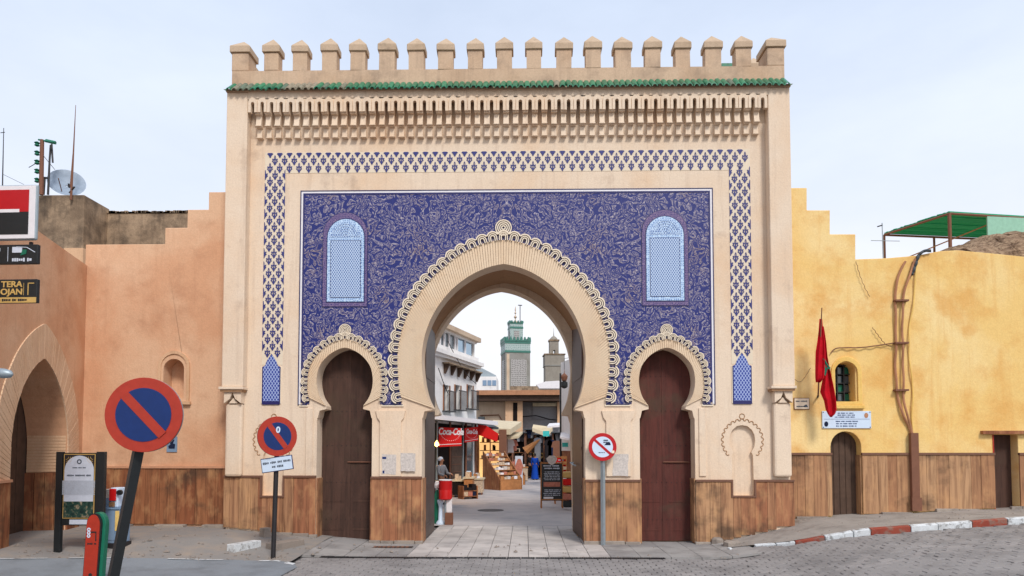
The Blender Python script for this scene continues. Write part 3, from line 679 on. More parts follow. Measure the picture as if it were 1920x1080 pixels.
# top: ledge with fascia
zf0 = G(950, 192)[1]; zf1 = G(950, 172)[1]
MB().box(x1, x2, -.25, 0, zf0, zf1 - .08).build('fascia', 'gate', gate)
MB().box(XL - .01, XR + .01, -.28, .0, zf1 - .08, zf1 - .02).build('eave_ledge', 'gate_dim', gate)
# cornice arches and corbels
NC = 54; sp_ = (x2 - x1 - .03) / NC; zs0 = G(950, 216.5)[1]; zt = G(950, 190)[1]; zsl = G(950, 197.5)[1]
def arch_u(w_, slot, ztop, zslot, zbot):
    o_ = [(-w_ / 2, zbot)]; n = 8; r = w_ / 2
    o_ = [(w_ / 2, zbot)] + [(r * math.cos(math.pi * i / n), ztop - r + r * math.sin(math.pi * i / n)) for i in range(n + 1)] + [(-w_ / 2, zbot)]
    s_ = slot / 2; m_ = 5
    o_ += [(-s_, zbot)] + [(s_ * math.cos(math.pi - math.pi * i / m_), zslot - s_ + s_ * math.sin(math.pi - math.pi * i / m_)) for i in range(m_ + 1)] + [(s_, zbot)]
    return o_
za0 = 0
ua = MB().prism(arch_u(sp_ * .93, .082, zt, zsl, zs0), -.272, -.17); srcA = ua.build('cornice_arch', 'gate', gate)
srcA.location = (x1 + .015 + sp_ / 2, 0, 0)
for i in range(1, NC): inst(srcA, gate, (x1 + .015 + sp_ * (i + .5), 0, uni(-.004, .004)))
z2a, z2b = G(950, 220)[1], G(950, 238)[1]; z3a, z3b = G(950, 242)[1], G(950, 257.5)[1]
cb = MB(); w1 = sp_ - .086
cb.box(-w1 / 2, w1 / 2, -.25, 0, zs0, zf0 + .02)
cb.box(-w1 / 2, w1 / 2, -.225, 0, zs0 - .025, zs0)
def wedge(xa, xb, yt_, yb_, za, zb__):
    cb.add([(xa, yb_, za), (xb, yb_, za), (xb, 0, za), (xa, 0, za), (xa, yt_, zb__), (xb, yt_, zb__), (xb, 0, zb__), (xa, 0, zb__)], [(0, 3, 2, 1), (4, 5, 6, 7), (0, 1, 5, 4), (1, 2, 6, 5), (2, 3, 7, 6), (3, 0, 4, 7)])
wedge(-w1 / 2 + .006, w1 / 2 - .006, -.14, -.185, z2b, zs0 - .025)
cb.box(-w1 / 2, w1 / 2, -.205, 0, z2b - .02, z2b); cb.box(-w1 / 2 + .004, w1 / 2 - .004, -.15, 0, z2b - .04, z2b - .02)
wedge(-w1 / 2 + .01, w1 / 2 - .01, -.085, -.10, z3b, z2b - .04)
cb.box(-w1 / 2 - .002, w1 / 2 + .002, -.115, 0, z3b - .015, z3b)
bk = MB(); bk.add([(x1, 0, z3b), (x2, 0, z3b), (x2, -.07, z2b), (x1, -.07, z2b), (x2, 0, z2b + .03), (x1, 0, z2b + .03)], [(0, 1, 2, 3), (3, 2, 4, 5)]); bk.build('cornice_back', 'gate', gate)
srcC = cb.build('corbel', 'gate', gate); srcC.location = (x1 + .015 + sp_, 0, 0)
for i in range(2, NC): inst(srcC, gate, (x1 + .015 + sp_ * i, 0, uni(-.006, .006)), scale=(uni(.94, 1.05), 1, 1))
# glazed roof tiles of the eave
ZE = G(950, 168)[1]
tm = MB(); L_ = .34; K = 7; R_ = .066
for yy, zz in ((.06, .05), (-.25, -.21)):
    for k in range(K + 1): q = math.pi * k / K; tm.v.append((R_ * math.cos(q), yy, zz + R_ * math.sin(q)))
    for k in range(K + 1): q = math.pi * k / K; tm.v.append((R_ * .72 * math.cos(q), yy, zz + R_ * .72 * math.sin(q)))
n1 = K + 1
for k in range(K):
    tm.f.append((k, k + 1, k + 1 + 2 * n1, k + 2 * n1)); tm.f.append((k + 1 + n1, k + n1, k + 3 * n1, k + 1 + 3 * n1)); tm.f.append((k + 2 * n1, k + 1 + 2 * n1, k + 1 + 3 * n1, k + 3 * n1))
srcT = tm.build('roof_tile', 'gtile', gate, smooth=True)
srcW = tm.build('roof_tile', 'gtile_worn', gate, smooth=True)
NTL = 94; st = (XR - XL - .04) / NTL; first = True; firstw = True
for i in range(NTL):
    x = XL + .02 + st * (i + .5); worn = (i in (1, 2, 3) or 9 <= i <= 14 or i in (16, 19)) or (rnd() < .02)
    loc = (x, -.13 + uni(-.008, .008), ZE + .06 + uni(-.008, .008)); rot = (uni(-.03, .03), uni(-.05, .05), uni(-.06, .06))
    src = srcW if worn else srcT
    if (worn and firstw) or (not worn and first):
        src.location = loc; src.rotation_euler = rot
        if worn: firstw = False
        else: first = False
    else: inst(src, gate, loc, rot)
tm = MB()
for i in range(NTL + 1):
    x = XL + .02 + st * i
    tm.add([(x - .05, -.06, ZE + .04), (x, -.06, ZE + .01), (x + .05, -.06, ZE + .04), (x - .05, -.38, ZE - .12), (x, -.38, ZE - .16), (x + .05, -.38, ZE - .12)], [(0, 1, 4, 3), (1, 2, 5, 4)])
tm.build('channel_tiles', 'gtile_worn', gate, kind='stuff')
# parapet and merlons
xp0, xp1 = G(437, 140)[0], G(1469, 140)[0]; zp = G(950, 131)[1]
MB().box(xp0, xp1, -.06, .36, ZE - .05, zp).build('parapet', 'gate_dim', gate)
MB().box(xp0, xp0 + .3, .36, 2.9, ZE - .05, zp).build('parapet', 'gate_dim', gate)
MB().box(xp1 - .3, xp1, .36, 2.9, ZE - .05, zp).build('parapet', 'gate_dim', gate)
zm = G(950, 96)[1]; zk = G(950, 84)[1]; zt_ = G(950, 74)[1] + .11
mw = .345; mdep = .30
def merlon(xc, dep, w_=mw):
    m_ = MB().box(-w_ / 2, w_ / 2, 0, dep, 0, zm - zp).build('merlon', 'gate_dim', gate, bev=.03)
    cp = MB(); o = .035; a, b = -w_ / 2 - o, w_ / 2 + o
    cp.add([(a, -o, zm - zp), (b, -o, zm - zp), (b, dep + o, zm - zp), (a, dep + o, zm - zp), (a, -o, zk - zp), (b, -o, zk - zp), (b, dep + o, zk - zp), (a, dep + o, zk - zp),
            (0, dep * .45, zt_ - zp), (0, dep * .55, zt_ - zp)], [(0, 3, 2, 1), (0, 1, 5, 4), (1, 2, 6, 5), (2, 3, 7, 6), (3, 0, 4, 7), (4, 5, 8), (5, 6, 9, 8), (6, 7, 9), (7, 4, 8, 9)])
    c = cp.build('merlon_cap', 'cap', m_, bev=.012)
    m_.location = (xc, -.06, zp); return m_
mxs = [457 - 5, 510, 564, 619, 672, 726, 781, 836, 891, 946, 1001, 1057, 1112, 1168, 1223, 1279.5, 1336, 1392.5, 1453]
src = None
for i, px in enumerate(mxs):
    xc = G(px, 110)[0]
    if i in (0, len(mxs) - 1): merlon(xc, .62 if i else .5, .40)
    elif src is None: src = merlon(xc, mdep)
    else:
        o = inst(src, gate, (xc, -.06 + uni(-.01, .01), zp), (0, uni(-.012, .012), uni(-.04, .04)), (uni(.95, 1.05), 1, uni(.96, 1.03)))
        inst(src.children[0], o, (0, 0, 0), name='merlon_cap').modifiers.new('bevel', 'BEVEL').width = .012
for yy in (1.1, 1.75, 2.4):
    for xc in (xp0 + .17, xp1 - .17):
        o = inst(src, gate, (xc, yy, zp), (0, 0, math.pi / 2)); inst(src.children[0], o, (0, 0, 0), name='merlon_cap')
pa = F0.at(1353, 128); pb_ = pt(1353, 117, 1.9); pc_ = pt(1420, 126, 1.9)
MB().box(pb_.x, pc_.x, 1.9, 2.2, zp - .5, pb_.z - .02).build('rear_roof_ridge', 'gtile', gate)
# ---- tile panels
def quadpx(a, b, c, d): return [G(*a), G(*b), G(*c), G(*d)]
tl, tr, bl, br_ = (564, 357.5), (1336.5, 353), (558.5, 757), (1341, 762)
def frame_band(ins0, ins1, y0, name, mat):
    # U frame with open bottom middle; ins in metres from the outer line
    X0 = (G(*tl)[0] + G(*bl)[0]) / 2; X1 = (G(*tr)[0] + G(*br_)[0]) / 2; Z1 = (G(*tl)[1] + G(*tr)[1]) / 2; Z0 = (G(*bl)[1] + G(*br_)[1]) / 2
    a, b = ins0, ins1
    mb = MB(); mb.prism([(X0 + a, Z0 + a), (X0 + b, Z0 + a), (X0 + b, Z1 - b), (X1 - b, Z1 - b), (X1 - b, Z0 + a), (X1 - a, Z0 + a), (X1 - a, Z1 - a), (X0 + a, Z1 - a)], y0, 0)
    return mb.build(name, mat, gate)
FX0 = (G(*tl)[0] + G(*bl)[0]) / 2; FX1 = (G(*tr)[0] + G(*br_)[0]) / 2; FZ1 = (G(*tl)[1] + G(*tr)[1]) / 2; FZ0 = (G(*bl)[1] + G(*br_)[1]) / 2
frame_band(0, .022, -.02, 'border_line', 'line'); frame_band(.022, .065, -.014, 'border_fillet', 'whiteglaze'); frame_band(.065, .10, -.02, 'border_line', 'indigo')
# field between frame and arches
def mid(A, off):
    n = crest_normals(A['crest']); return [(dx - nx * off, z - nz * off) for (dx, z), (nx, nz) in zip(A['crest'], n)]
poly = [(FX0 + .10, FZ0 + .02), (FX0 + .10, FZ1 - .10), (FX1 - .10, FZ1 - .10), (FX1 - .10, FZ0 + .02)]
for A in ARCH[::-1]:
    m_ = smooth(mid(A, A['R'] * 1.5), 60); m_.append((m_[-1][0], FZ0 + .02)) if m_[-1][1] > FZ0 + .02 else None
    pts = [(A['X'] + a, b) for a, b in m_[::-1]] + [(A['X'] - a, b) for a, b in m_[1:]]
    pts = [(min(max(a, FX0 + .101 + .0001 * 0), FX1 - .101), b) for a, b in pts]
    poly += pts
MB().prism(poly[::-1], -.012, 0).build('arabesque_panel', 'arab', gate)
# bottom lines of the field pieces
for a, b in ((562, 578), (716, 757), (1134, 1182), (1316, 1337)):
    xa, xb = G(a, 760)[0], G(b, 760)[0]
    MB().box(xa, xb, -.026, 0, FZ0 - .03, FZ0 + .012).build('sill_line', 'cream', gate); MB().box(xa + .02, xb - .02, -.03, 0, FZ0 + .0, FZ0 + .016).build('border_line', 'line', gate)
# scallop lobes, voussoirs, finials
def lobe(R, rw):
    mb = MB(); n = 7
    for rr, th in ((R, .19 * R), (.68 * R, .14 * R), (.4 * R, .15 * R)):
        a0 = math.radians(24 if rr > .9 * R else 4); o_, i_ = [], []
        for k in range(n + 1):
            q = a0 + (math.pi - 2 * a0) * k / n
            o_.append((rr * math.cos(q), rr * math.sin(q))); i_.append(((rr - th) * math.cos(q), (rr - th) * math.sin(q)))
        leg = (rw - R) * (1.0 if rr < .9 * R else 0.0) - (R * .36 if rr > .9 * R else 0)
        o_ = [(o_[0][0] * .98, -leg)] + o_ + [(o_[-1][0] * .98, -leg)]; i_ = [(i_[0][0] * .98, -leg)] + i_ + [(i_[-1][0] * .98, -leg)]
        for k in range(len(o_) - 1):
            a, b, c, d = o_[k], o_[k + 1], i_[k + 1], i_[k]; y0 = -.07; base = len(mb.v)
            mb.add([(a[0], y0, a[1]), (b[0], y0, b[1]), (c[0], y0, c[1]), (d[0], y0, d[1]), (a[0], 0, a[1]), (b[0], 0, b[1]), (c[0], 0, c[1]), (d[0], 0, d[1])],
                   [(3, 2, 1, 0), (0, 1, 5, 4), (2, 3, 7, 6)])
    return mb
lobes = {}
for A in ARCH:
    key = A['R']; nrm = crest_normals(A['crest'])
    if key not in lobes:
        lobes[key] = lobe(A['R'], A['rw']).mesh('scallop'); lobes[key].materials.append(M['cream'])
    for i, ((dx, z), (nx, nz)) in enumerate(zip(A['crest'], nrm)):
        for s_ in ((1,) if i == 0 else (1, -1)):
            o = bpy.data.objects.new('scallop', lobes[key]); COL.objects.link(o); o.parent = gate
            X = A['X'] + s_ * (dx - nx * A['R']); Z = z - nz * A['R']; ang = math.atan2(s_ * nx, nz)
            o.location = (X, -.001 * (i % 2), Z); o.rotation_euler = (0, ang, 0)
    # plaster ring behind the voussoirs, then the voussoirs
    n = A['n']; inn = A['in']; m_ = mid(A, A['rw'] * .92); m_[0] = (0, m_[0][1]); oo = smooth(m_, n + 1)
    cur = 0
    for s_ in (-1, 1):
        for i in range(n):
            g_ = .08; a, b = inn[i], inn[i + 1]; c, d = oo[i + 1], oo[i]
            lp = lambda p, q, t: (p[0] + (q[0] - p[0]) * t, p[1] + (q[1] - p[1]) * t)
            q = [lp(a, b, g_), lp(a, b, 1 - g_), lp(d, c, 1 - g_), lp(d, c, g_)]
            q = [(A['X'] + s_ * x_, z_) for x_, z_ in q]
            if s_ > 0: q = q[::-1]
            mb = MB(); yv = -.030 - uni(0, .009); mb.add([(x_, yv, z_) for x_, z_ in q] + [(x_, 0.0, z_) for x_, z_ in q], [(3, 2, 1, 0), (0, 1, 5, 4), (1, 2, 6, 5), (2, 3, 7, 6), (3, 0, 4, 7)])
            mb.build('voussoir', 'vous', gate)
    # finial roundel over the crown
    zc = A['crest'][0][1] + (.06 if n > 40 else .045); r = .19 if n > 40 else .14
    f_ = MB()
    for k in range(4): f_.ring(A['X'], zc, r * (1 - .24 * k - .13), r * (1 - .24 * k), -.062, 0, 20)
    f_.build('roundel', 'cream', gate); MB().disc(A['X'], zc, r * 1.12, -.02, 0, 24).build('roundel_ground', 'indigo', gate)
# the two tile windows
for (x0, x1_, yt, yb, o0, o1, ot, ob) in ((614.5, 683, 411.5, 566, 605, 690, 398, 576), (1211.5, 1281.5, 406.5, 564, 1202.5, 1290.5, 393, 574)):
    def arched(a, b, t_, bo, n=14):
        xa, z0 = G((a), bo); xb = G(b, bo)[0]; xa = G(a, (t_ + bo) / 2)[0]; xb = G(b, (t_ + bo) / 2)[0]; z1 = G((a + b) / 2, t_)[1]; z0 = G((a + b) / 2, bo)[1]; r = (xb - xa) / 2; xm = (xa + xb) / 2
        return [(xa, z0), (xb, z0)] + [(xm + r * math.cos(math.pi * i / n), z1 - r + r * math.sin(math.pi * i / n)) for i in range(n + 1)]
    MB().prism(arched(o0, o1, ot, ob), -.022, 0).build('window_border_line', 'line', gate)
    MB().prism(arched(o0 + 1.2, o1 - 1.2, ot + 1.2, ob - 1.2), -.026, 0).build('window_surround', 'purple', gate)
    MB().prism(arched(x0 - 1.6, x1_ + 1.6, yt - 1.6, yb + 1.6), -.032, 0).build('window_border_line', 'line', gate)
    fr = MB().prism(arched(x0, x1_, yt, yb), -.038, 0).build('lattice_window', 'latframe', gate)
    m1 = x0 + 7; m2 = x1_ - 7
    zz = G((x0 + x1_) / 2, yt + 32)[1]
    a_ = arched(m1, m2, yt + 7, yt + 33)
    xm = (a_[0][0] + a_[1][0]) / 2; r = (a_[1][0] - a_[0][0]) / 2; z0_ = a_[0][1]
    MB().prism([(xm + (r + .01) * math.cos(math.pi * i / 16), z0_ - .012 + (r + .01) * math.sin(math.pi * i / 16)) for i in range(17)], -.041, -.03).build('tympanum_line', 'lattice', fr)
    tf = MB()
    for k in range(5):
        r0 = r * (.94 - .17 * k); tf.prism([(xm + r0 * math.cos(math.pi * i / 14), z0_ + r0 * math.sin(math.pi * i / 14)) for i in range(15)] + [(xm + (r0 - .022) * math.cos(math.pi * i / 14), z0_ + (r0 - .022) * math.sin(math.pi * i / 14)) for i in range(14, -1, -1)], -.046, -.03)
    tf.build('tympanum', 'latframe', fr)
    xa, za = G(m1, yt + 41); xb, zb = G(m2, yb - 8)
    MB().box(xa - .012, xb + .012, -.041, -.03, zb - .012, za + .012).build('panel_line', 'line', fr)
    MB().box(xa, xb, -.045, -.03, zb, za).build('lattice_panel', 'lattice', fr)
# ---- palmette band
bx0, bx1 = (G(497.5, 300)[0] + G(492, 600)[0]) / 2, (G(1405.5, 300)[0] + G(1411, 600)[0]) / 2
bz1 = (G(560, 285)[1] + G(1350, 281)[1]) / 2; bz1i = (G(560, 324)[1] + G(1350, 320)[1]) / 2; bzb = G(510, 668)[1]
wleg = (G(535, 400)[0] - G(496, 400)[0])
MB().prism([(bx0, bzb - .2), (bx0 + wleg, bzb - .2), (bx0 + wleg, bz1i), (bx1 - wleg, bz1i), (bx1 - wleg, bzb - .2), (bx1, bzb - .2), (bx1, bz1), (bx0, bz1)], -.006, 0).build('tile_border', 'cream2', gate)
pal = [(0, 1), (.1, .84), (.15, .55), (.14, .3), (.26, .2), (.3, .34), (.46, .3), (.42, .06), (.3, -.06), (.5, -.14), (.42, -.3), (.28, -.34), (.3, -.52), (.16, -.56), (.16, -.78), (.07, -.84), (0, -1)]
def clip(poly, axis, val, keep_gt):
    o = []
    for i, p in enumerate(poly):
        q = poly[(i + 1) % len(poly)]; ip = (p[axis] >= val) == keep_gt; iq = (q[axis] >= val) == keep_gt
        if ip: o.append(p)
        if ip != iq:
            t_ = (val - p[axis]) / (q[axis] - p[axis]); o.append((p[0] + (q[0] - p[0]) * t_, p[1] + (q[1] - p[1]) * t_))
    return o
full = [(-a, b) for a, b in pal[1:-1][::-1]]
full = pal[::-1] + full[::-1]
full = [(x, z) for x, z in pal][::-1] + [(-x, z) for x, z in pal[1:-1]]
def pmesh(sx, sz, cl=None):
    P = [(x * sx, z * sz) for x, z in full]
    if cl: P = clip(P, *cl)
    hl = []
    if not cl:
        for s_ in (-1, 1):
            hl.append([(s_ * .06 * sx, .15 * sz), (s_ * .14 * sx, .1 * sz), (s_ * .26 * sx, -.16 * sz), (s_ * .13 * sx, -.42 * sz)])
        hl.append([(-.035 * sx, .72 * sz), (.035 * sx, .72 * sz), (.05 * sx, .3 * sz), (-.05 * sx, .3 * sz)])
    mb = MB().prism(P, -.014, -.004, hl)
    # drop the hidden back faces
    n = len(mb.v) // 2; mb.f = [f for f in mb.f if min(f) < n]
    me = mb.mesh('palmette'); me.materials.append(M['palm']); return me
SX, SZ = .142, .124
pm = pmesh(SX, SZ); pmt = pmesh(SX, SZ, (1, 0.0, False)); pmb = pmesh(SX * .9, SZ * .9, (1, .35, True))
pl_ = pmesh(SX, SZ, (0, 0.0, True)); pr_ = pmesh(SX, SZ, (0, 0.0, False))
def put(me, name, x, z):
    o = bpy.data.objects.new(name, me); COL.objects.link(o); o.parent = gate; o.location = (x, 0, z)
dxp = .2215; npx = int((bx1 - bx0 - .12) / dxp); dxp = (bx1 - bx0 - .12) / npx
H = bz1 - bz1i
for i in range(npx):
    x = bx0 + .10 + dxp * i + .02
    put(pmt, 'half_palmette', x, bz1 - .01)
    inleg = x < bx0 + wleg - .05 or x > bx1 - wleg + .05
    put(pm, 'palmette', x, bz1 - .01 - H * .73)
    if i < npx - 1 or True:
        if x + dxp / 2 < bx1 - .06: put(pm, 'palmette', x + dxp / 2, bz1 - .01 - H * .36)
        if bx0 + wleg < x + dxp / 2 < bx1 - wleg: put(pmb, 'half_palmette', x + dxp / 2, bz1i - .025)
dzp = .305
for side in (0, 1):
    X0 = bx0 if side == 0 else bx1 - wleg
    cx_ = X0 + wleg / 2; z = bz1i - .04; k = 0
    while z > bzb - .05:
        put(pm, 'palmette', cx_, z) if z > bzb + .12 else None
        put(pl_, 'half_palmette', X0 + .005, z); put(pr_, 'half_palmette', X0 + wleg - .005, z)
        z2_ = z - dzp / 2
        if z2_ > bzb + .05:
            put(pm, 'palmette', X0 + wleg * .25 + .005, z2_); put(pm, 'palmette', X0 + wleg * .75 - .005, z2_)
        z -= dzp
    # indigo pointed panel at the foot of the band
    xa, xb = (G(493, 700)[0], G(525.5, 700)[0]) if side == 0 else (G(1374, 700)[0], G(1408, 700)[0])
    z0_ = G(510, 757)[1]; zs = G(510, 688)[1]; zt2 = G(510, 668)[1]; xm = (xa + xb) / 2; hw = (xb - xa) / 2
    def ogee(e): 
        r_ = [(xa - e, z0_), (xb + e, z0_), (xb + e, zs), (xm + hw * .72, zs + .03), (xm + hw * .55, zs + .13), (xm + hw * .25, zt2 - .02), (xm, zt2 + .05 + e), (xm - hw * .25, zt2 - .02), (xm - hw * .55, zs + .13), (xm - hw * .72, zs + .03), (xa - e, zs)]
        return r_
    MB().prism(ogee(.03), -.016, 0).build('foot_panel_border', 'cream', gate); MB().prism(ogee(.012), -.02, 0).build('foot_panel_line', 'indigo', gate)
    MB().prism(ogee(-.012), -.024, 0).build('foot_panel', 'net', gate); MB().box(xa, xb, -.026, 0, z0_ - .02, z0_ + .06).build('foot_panel_base', 'indigo', gate)
# carved scallop lines round the blind niches
for n_, cx in ((NL, 513), (NR, 1392)):
    X = n_[0]; zc = G(cx, 826)[1]; mb = MB(); pth = []
    for k in range(19):
        q = math.radians(-40 + 260 * k / 18); r = .44; c_ = (X + r * .98 * math.cos(q), zc + r * 1.02 * math.sin(q))
        P = [(c_[0] + .042 * math.cos(q + t_), -.004, c_[1] + .042 * math.sin(q + t_)) for t_ in [math.radians(a) for a in (-95, -50, 0, 50, 95)]]
        pth += P
    mb.tube(pth, .011, 5); mb.tube([(X + .06 * math.cos(t_ * .8), -.004, zc + .545 + .06 * math.sin(t_ * .8)) for t_ in range(9)], .01, 5)
    mb.build('carved_scallop_line', 'soffit', gate)
# ---- doors of the side arches
for A, mt, lb in ((ARCH[0], 'door', None), (ARCH[2], 'door_red', None)):
    X = A['X']; zt2 = A['in'][0][1] + .1
    for s_ in (-1, 1):
        h_ = MB(); a, b = (X - .85, X - .006) if s_ < 0 else (X + .006, X + .85)
        h_.box(a, b, .42, .48, .02, zt2)
        d_ = h_.build('door_leaf', mt, gate)
        fr = MB(); fr.box((a + b) / 2 - (.32), (a + b) / 2 + .32, .412, .42, .9, .94); fr.box((a + b) / 2 - .32, (a + b) / 2 + .32, .412, .42, .25, .29)
        fr.box(X + s_ * .02 - .02, X + s_ * .02 + .02, .41, .42, .02, zt2 - .1)
        fr.build('strap', mt, d_)
    sd_ = MB()
    for zr_ in (.5, 1.35, 2.2, 3.0, 3.8):
        for k in range(12):
            xk = X - .62 + 1.24 * k / 11
            if abs(xk - X) > .04: sd_.add([(xk - .012, .418, zr_), (xk, .418, zr_ - .012), (xk + .012, .418, zr_), (xk, .418, zr_ + .012), (xk, .405, zr_)], [(0, 1, 4), (1, 2, 4), (2, 3, 4), (3, 0, 4)])
    sd_.build('studs', 'iron', gate, kind='stuff')
    zb_ = G(A['cx'], 867)[1]
    MB().tube([(X - .02, .39, zb_), (X + .58, .39, zb_)], .014).build('bolt_bar', 'rust', gate)
# passage door leaves, opened inwards
A = ARCH[1]
def leaf(xh, side, mt):
    n = 24; zt2 = A['in'][0][1]; w_ = 1.75; P = [(0, .03), (w_, .03)]
    # profile: follows half of the arch
    for k in range(13):
        u = 1 - k / 12; q = math.pi / 2 * k / 12; P.append((w_ - (w_) * (1 - math.cos(q)) * 0 - w_ * math.sin(q) * 0 - 0, 0)) if False else None
    P += [(w_, zt2 - .35), (w_ * .75, zt2 - .42), (w_ * .5, zt2 - .65), (w_ * .25, zt2 - 1.1), (0, zt2 - 1.7)]
    d_ = MB().prism(P, -.035, .035).build('passage_door', mt, gate)
    st_ = MB(); 
    for z in (.3, 1.2, 2.1, 3.0, 3.8): st_.box(.05, w_ - .05, -.045, .045, z, z + .07)
    st_.build('door_strap', mt, d_)
    return d_
dl = leaf(0, -1, 'leaf'); dl.location = (A['X'] - A['jam'] - .02, .52, 0); dl.rotation_euler = (0, 0, math.radians(90.5))
dr = leaf(0, 1, 'leaf2'); dr.location = (A['X'] + A['jam'] + .0, .52, 0); dr.rotation_euler = (0, 0, math.radians(93.5))
MB().tube([(.62, .09, 1.72), (.62, .16, 1.74), (1.1, .17, 1.78), (1.1, .09, 1.78)], .018).build('handle', 'galv', dr)
# ---- wainscot planks
def wains(root, fr, x0, x1_, ztop, y, mat, low, wmin=.14, wmax=.36, skip=None, th=.035, rail='rail', rail_h=.045, side=None):
    x = x0; e = MB()
    while x < x1_ - .02:
        w_ = uni(wmin, wmax)
        if x1_ - (x + w_) < wmin * .7: w_ = x1_ - x
        a, b = x + .003, x + w_ - .003; zt2 = ztop; zl = low((a + b) / 2) - .0
        if skip and not (b < skip[0] or a > skip[1]):
            # cut the board at the notch edge
            if a < skip[0] - .04: b = min(b, skip[0] - .006); w_ = b - x + .003
            elif a < skip[1] - .04 and b > skip[1] + .04: b = skip[1] + .003; w_ = b - x + .003; zt2 = skip[2]
            else: zt2 = skip[2]
        dy = uni(0, .012); MB().add([(a, y - th - dy, zl), (b, y - th - dy, zl), (b, y, zl), (a, y, zl), (a, y - th - dy, zt2), (b, y - th - dy, zt2), (b, y, zt2), (a, y, zt2)],
                 [(0, 3, 2, 1), (4, 5, 6, 7), (0, 1, 5, 4), (1, 2, 6, 5), (2, 3, 7, 6), (3, 0, 4, 7)]).build('plank', mat, root)
        x += w_
    if skip:
        MB().box(x0, skip[0], y - th - .03, y, ztop, ztop + rail_h).build('dado_rail', rail, root); MB().box(skip[1], x1_, y - th - .03, y, ztop, ztop + rail_h).build('dado_rail', rail, root)
        MB().box(skip[0] - .04, skip[0], y - th - .03, y, skip[2], ztop - .002).build('dado_rail', rail, root); MB().box(skip[1], skip[1] + .04, y - th - .03, y, skip[2], ztop - .002).build('dado_rail', rail, root)
        MB().box(skip[0] - .04, skip[1] + .04, y - th - .03, y, skip[2] - .04, skip[2] - .002).build('dado_rail', rail, root)
    else: MB().box(x0 - .01, x1_ + .01, y - th - .03, y, ztop, ztop + rail_h).build('dado_rail', rail, root)
def jamb_wains(root, x, y0, y1, ztop, mat, face, low=0.02):
    y = y0
    while y < y1 - .02:
        w_ = min(uni(.18, .3), y1 - y); a, b = (x, x + .03) if face > 0 else (x - .03, x)
        MB().box(a, b, y + .003, y + w_ - .003, low, ztop).build('plank', mat, root); y += w_
A0, A1, A2 = ARCH
zw = G(750, 897)[1]; lowg = lambda x: max(hgt(x, -.02), 0) + .05
def edge(A, s_): return A['X'] + s_ * A['jam']
kk = .0205
sk = (NL[0] - .235, NL[0] + .235, NL[1][-1][1])
wains(gate, F0, XL + .0, edge(A0, -1), zw + .02, -.001, 'planks', lowg, skip=sk, rail='rail')
wains(gate, F0, edge(A0, 1), edge(A1, -1), zw, -.001, 'planks', lowg)
wains(gate, F0, edge(A1, 1), edge(A2, -1), G(1150, 903)[1], -.001, 'planks', lowg)
sk = (NR[0] - .235, NR[0] + .235, NR[1][-1][1])
wains(gate, F0, edge(A2, 1), XR + .02, G(1300, 903)[1], -.001, 'planks', lambda x: hgt(x, 0) + .1 * max(0, min(1, (x - 4.3) / 2)) + .03, skip=sk)
for A, s_ in ((A0, -1), (A0, 1), (A2, -1), (A2, 1)): jamb_wains(gate, edge(A, s_), .0, .41, zw, 'planks', -s_)
for s_ in (-1, 1): jamb_wains(gate, edge(A1, s_), .0, .5, zw, 'planks', -s_)
# stone plinths at pier feet
for a, b in ((edge(A0, -1) - .9, edge(A0, -1) + .05), (edge(A0, 1) - .04, edge(A1, -1) + .05), (edge(A1, 1) - .05, edge(A2, -1) + .03), (edge(A2, 1) - .04, edge(A2, 1) + .5)):
    x = a
    while x < b - .05:
        w_ = min(uni(.25, .5), b - x); z = hgt(x + w_ / 2, 0); MB().box(x + .006, x + w_ - .006, -.085 - uni(0, .02), .0, z - .1, z + .05 + uni(0, .03)).build('plinth_stone', 'stone', gate, bev=.012); x += w_
# posters on the piers
for px0, px1, py0, py1, lb in ((716, 744, 851, 890, 'torn white notice with a small blue mark pasted on the pier left of the passage'), (751, 780, 849, 884, 'faded blank notice pasted right beside the passage edge on the left pier'), (1148, 1178, 850, 893, 'worn greyish notice pasted on the pier beside the round white sign')):
    xa, zb_ = G(px0, py1); xb, za_ = G(px1, py0)
    o = thing('notice', lb, 'notice', ((xa + xb) / 2, -.047, (za_ + zb_) / 2)); hw, hh = (xb - xa) / 2, (za_ - zb_) / 2
    P = []
    for k in range(16):
        q = k / 16; 
        if q < .25: P.append((-hw + 8 * q * hw, -hh + uni(0, .02)))
        elif q < .5: P.append((hw - uni(0, .02), -hh + 8 * (q - .25) * hh))
        elif q < .75: P.append((hw - 8 * (q - .5) * hw, hh - uni(0, .02)))
        else: P.append((-hw + uni(0, .02), hh - 8 * (q - .75) * hh))
    MB().prism(P, -.004, 0).build('sheet', 'poster', o)
    if px0 == 716:
        MB().box(-.15, -.06, -.008, -.004, .12, .17).build('print', 'signblue', o); MB().box(-.14, -.10, -.008, -.004, -.2, -.14).build('print', 'signblue', o)

# ================================================================== LEFT: ORANGE WALLS
YW = .42
FO = Frame((0, YW, 0))
ow = thing('orange_wall', 'orange rendered wall with stepped top and small arched niche left of the gate', 'wall', (0, YW, 0))
c0 = FO.at(154, 700)[0]; zA = FO.at(230, 458)[1]
s1, z1_ = FO.at(310, 427); s2, z2_ = FO.at(352, 393); s3, z3_ = FO.at(392, 360)
nx0, nz1 = FO.at(308, 673); nx1, nz0 = FO.at(345, 747); xm = (nx0 + nx1) / 2; r = (nx1 - nx0) / 2
hole = [(nx0, nz0), (nx1, nz0)] + [(xm + r * math.cos(math.pi * i / 12), nz1 - r + r * math.sin(math.pi * i / 12)) for i in range(13)]
MB().prism([(c0, 0), (XL + .12, 0), (XL + .12, z3_), (s3, z3_), (s3, z2_), (s2, z2_), (s2, z1_), (s1, z1_), (s1, zA), (c0, zA)], 0, .45, [hole]).build('wall', 'orange', ow, bev=.015)
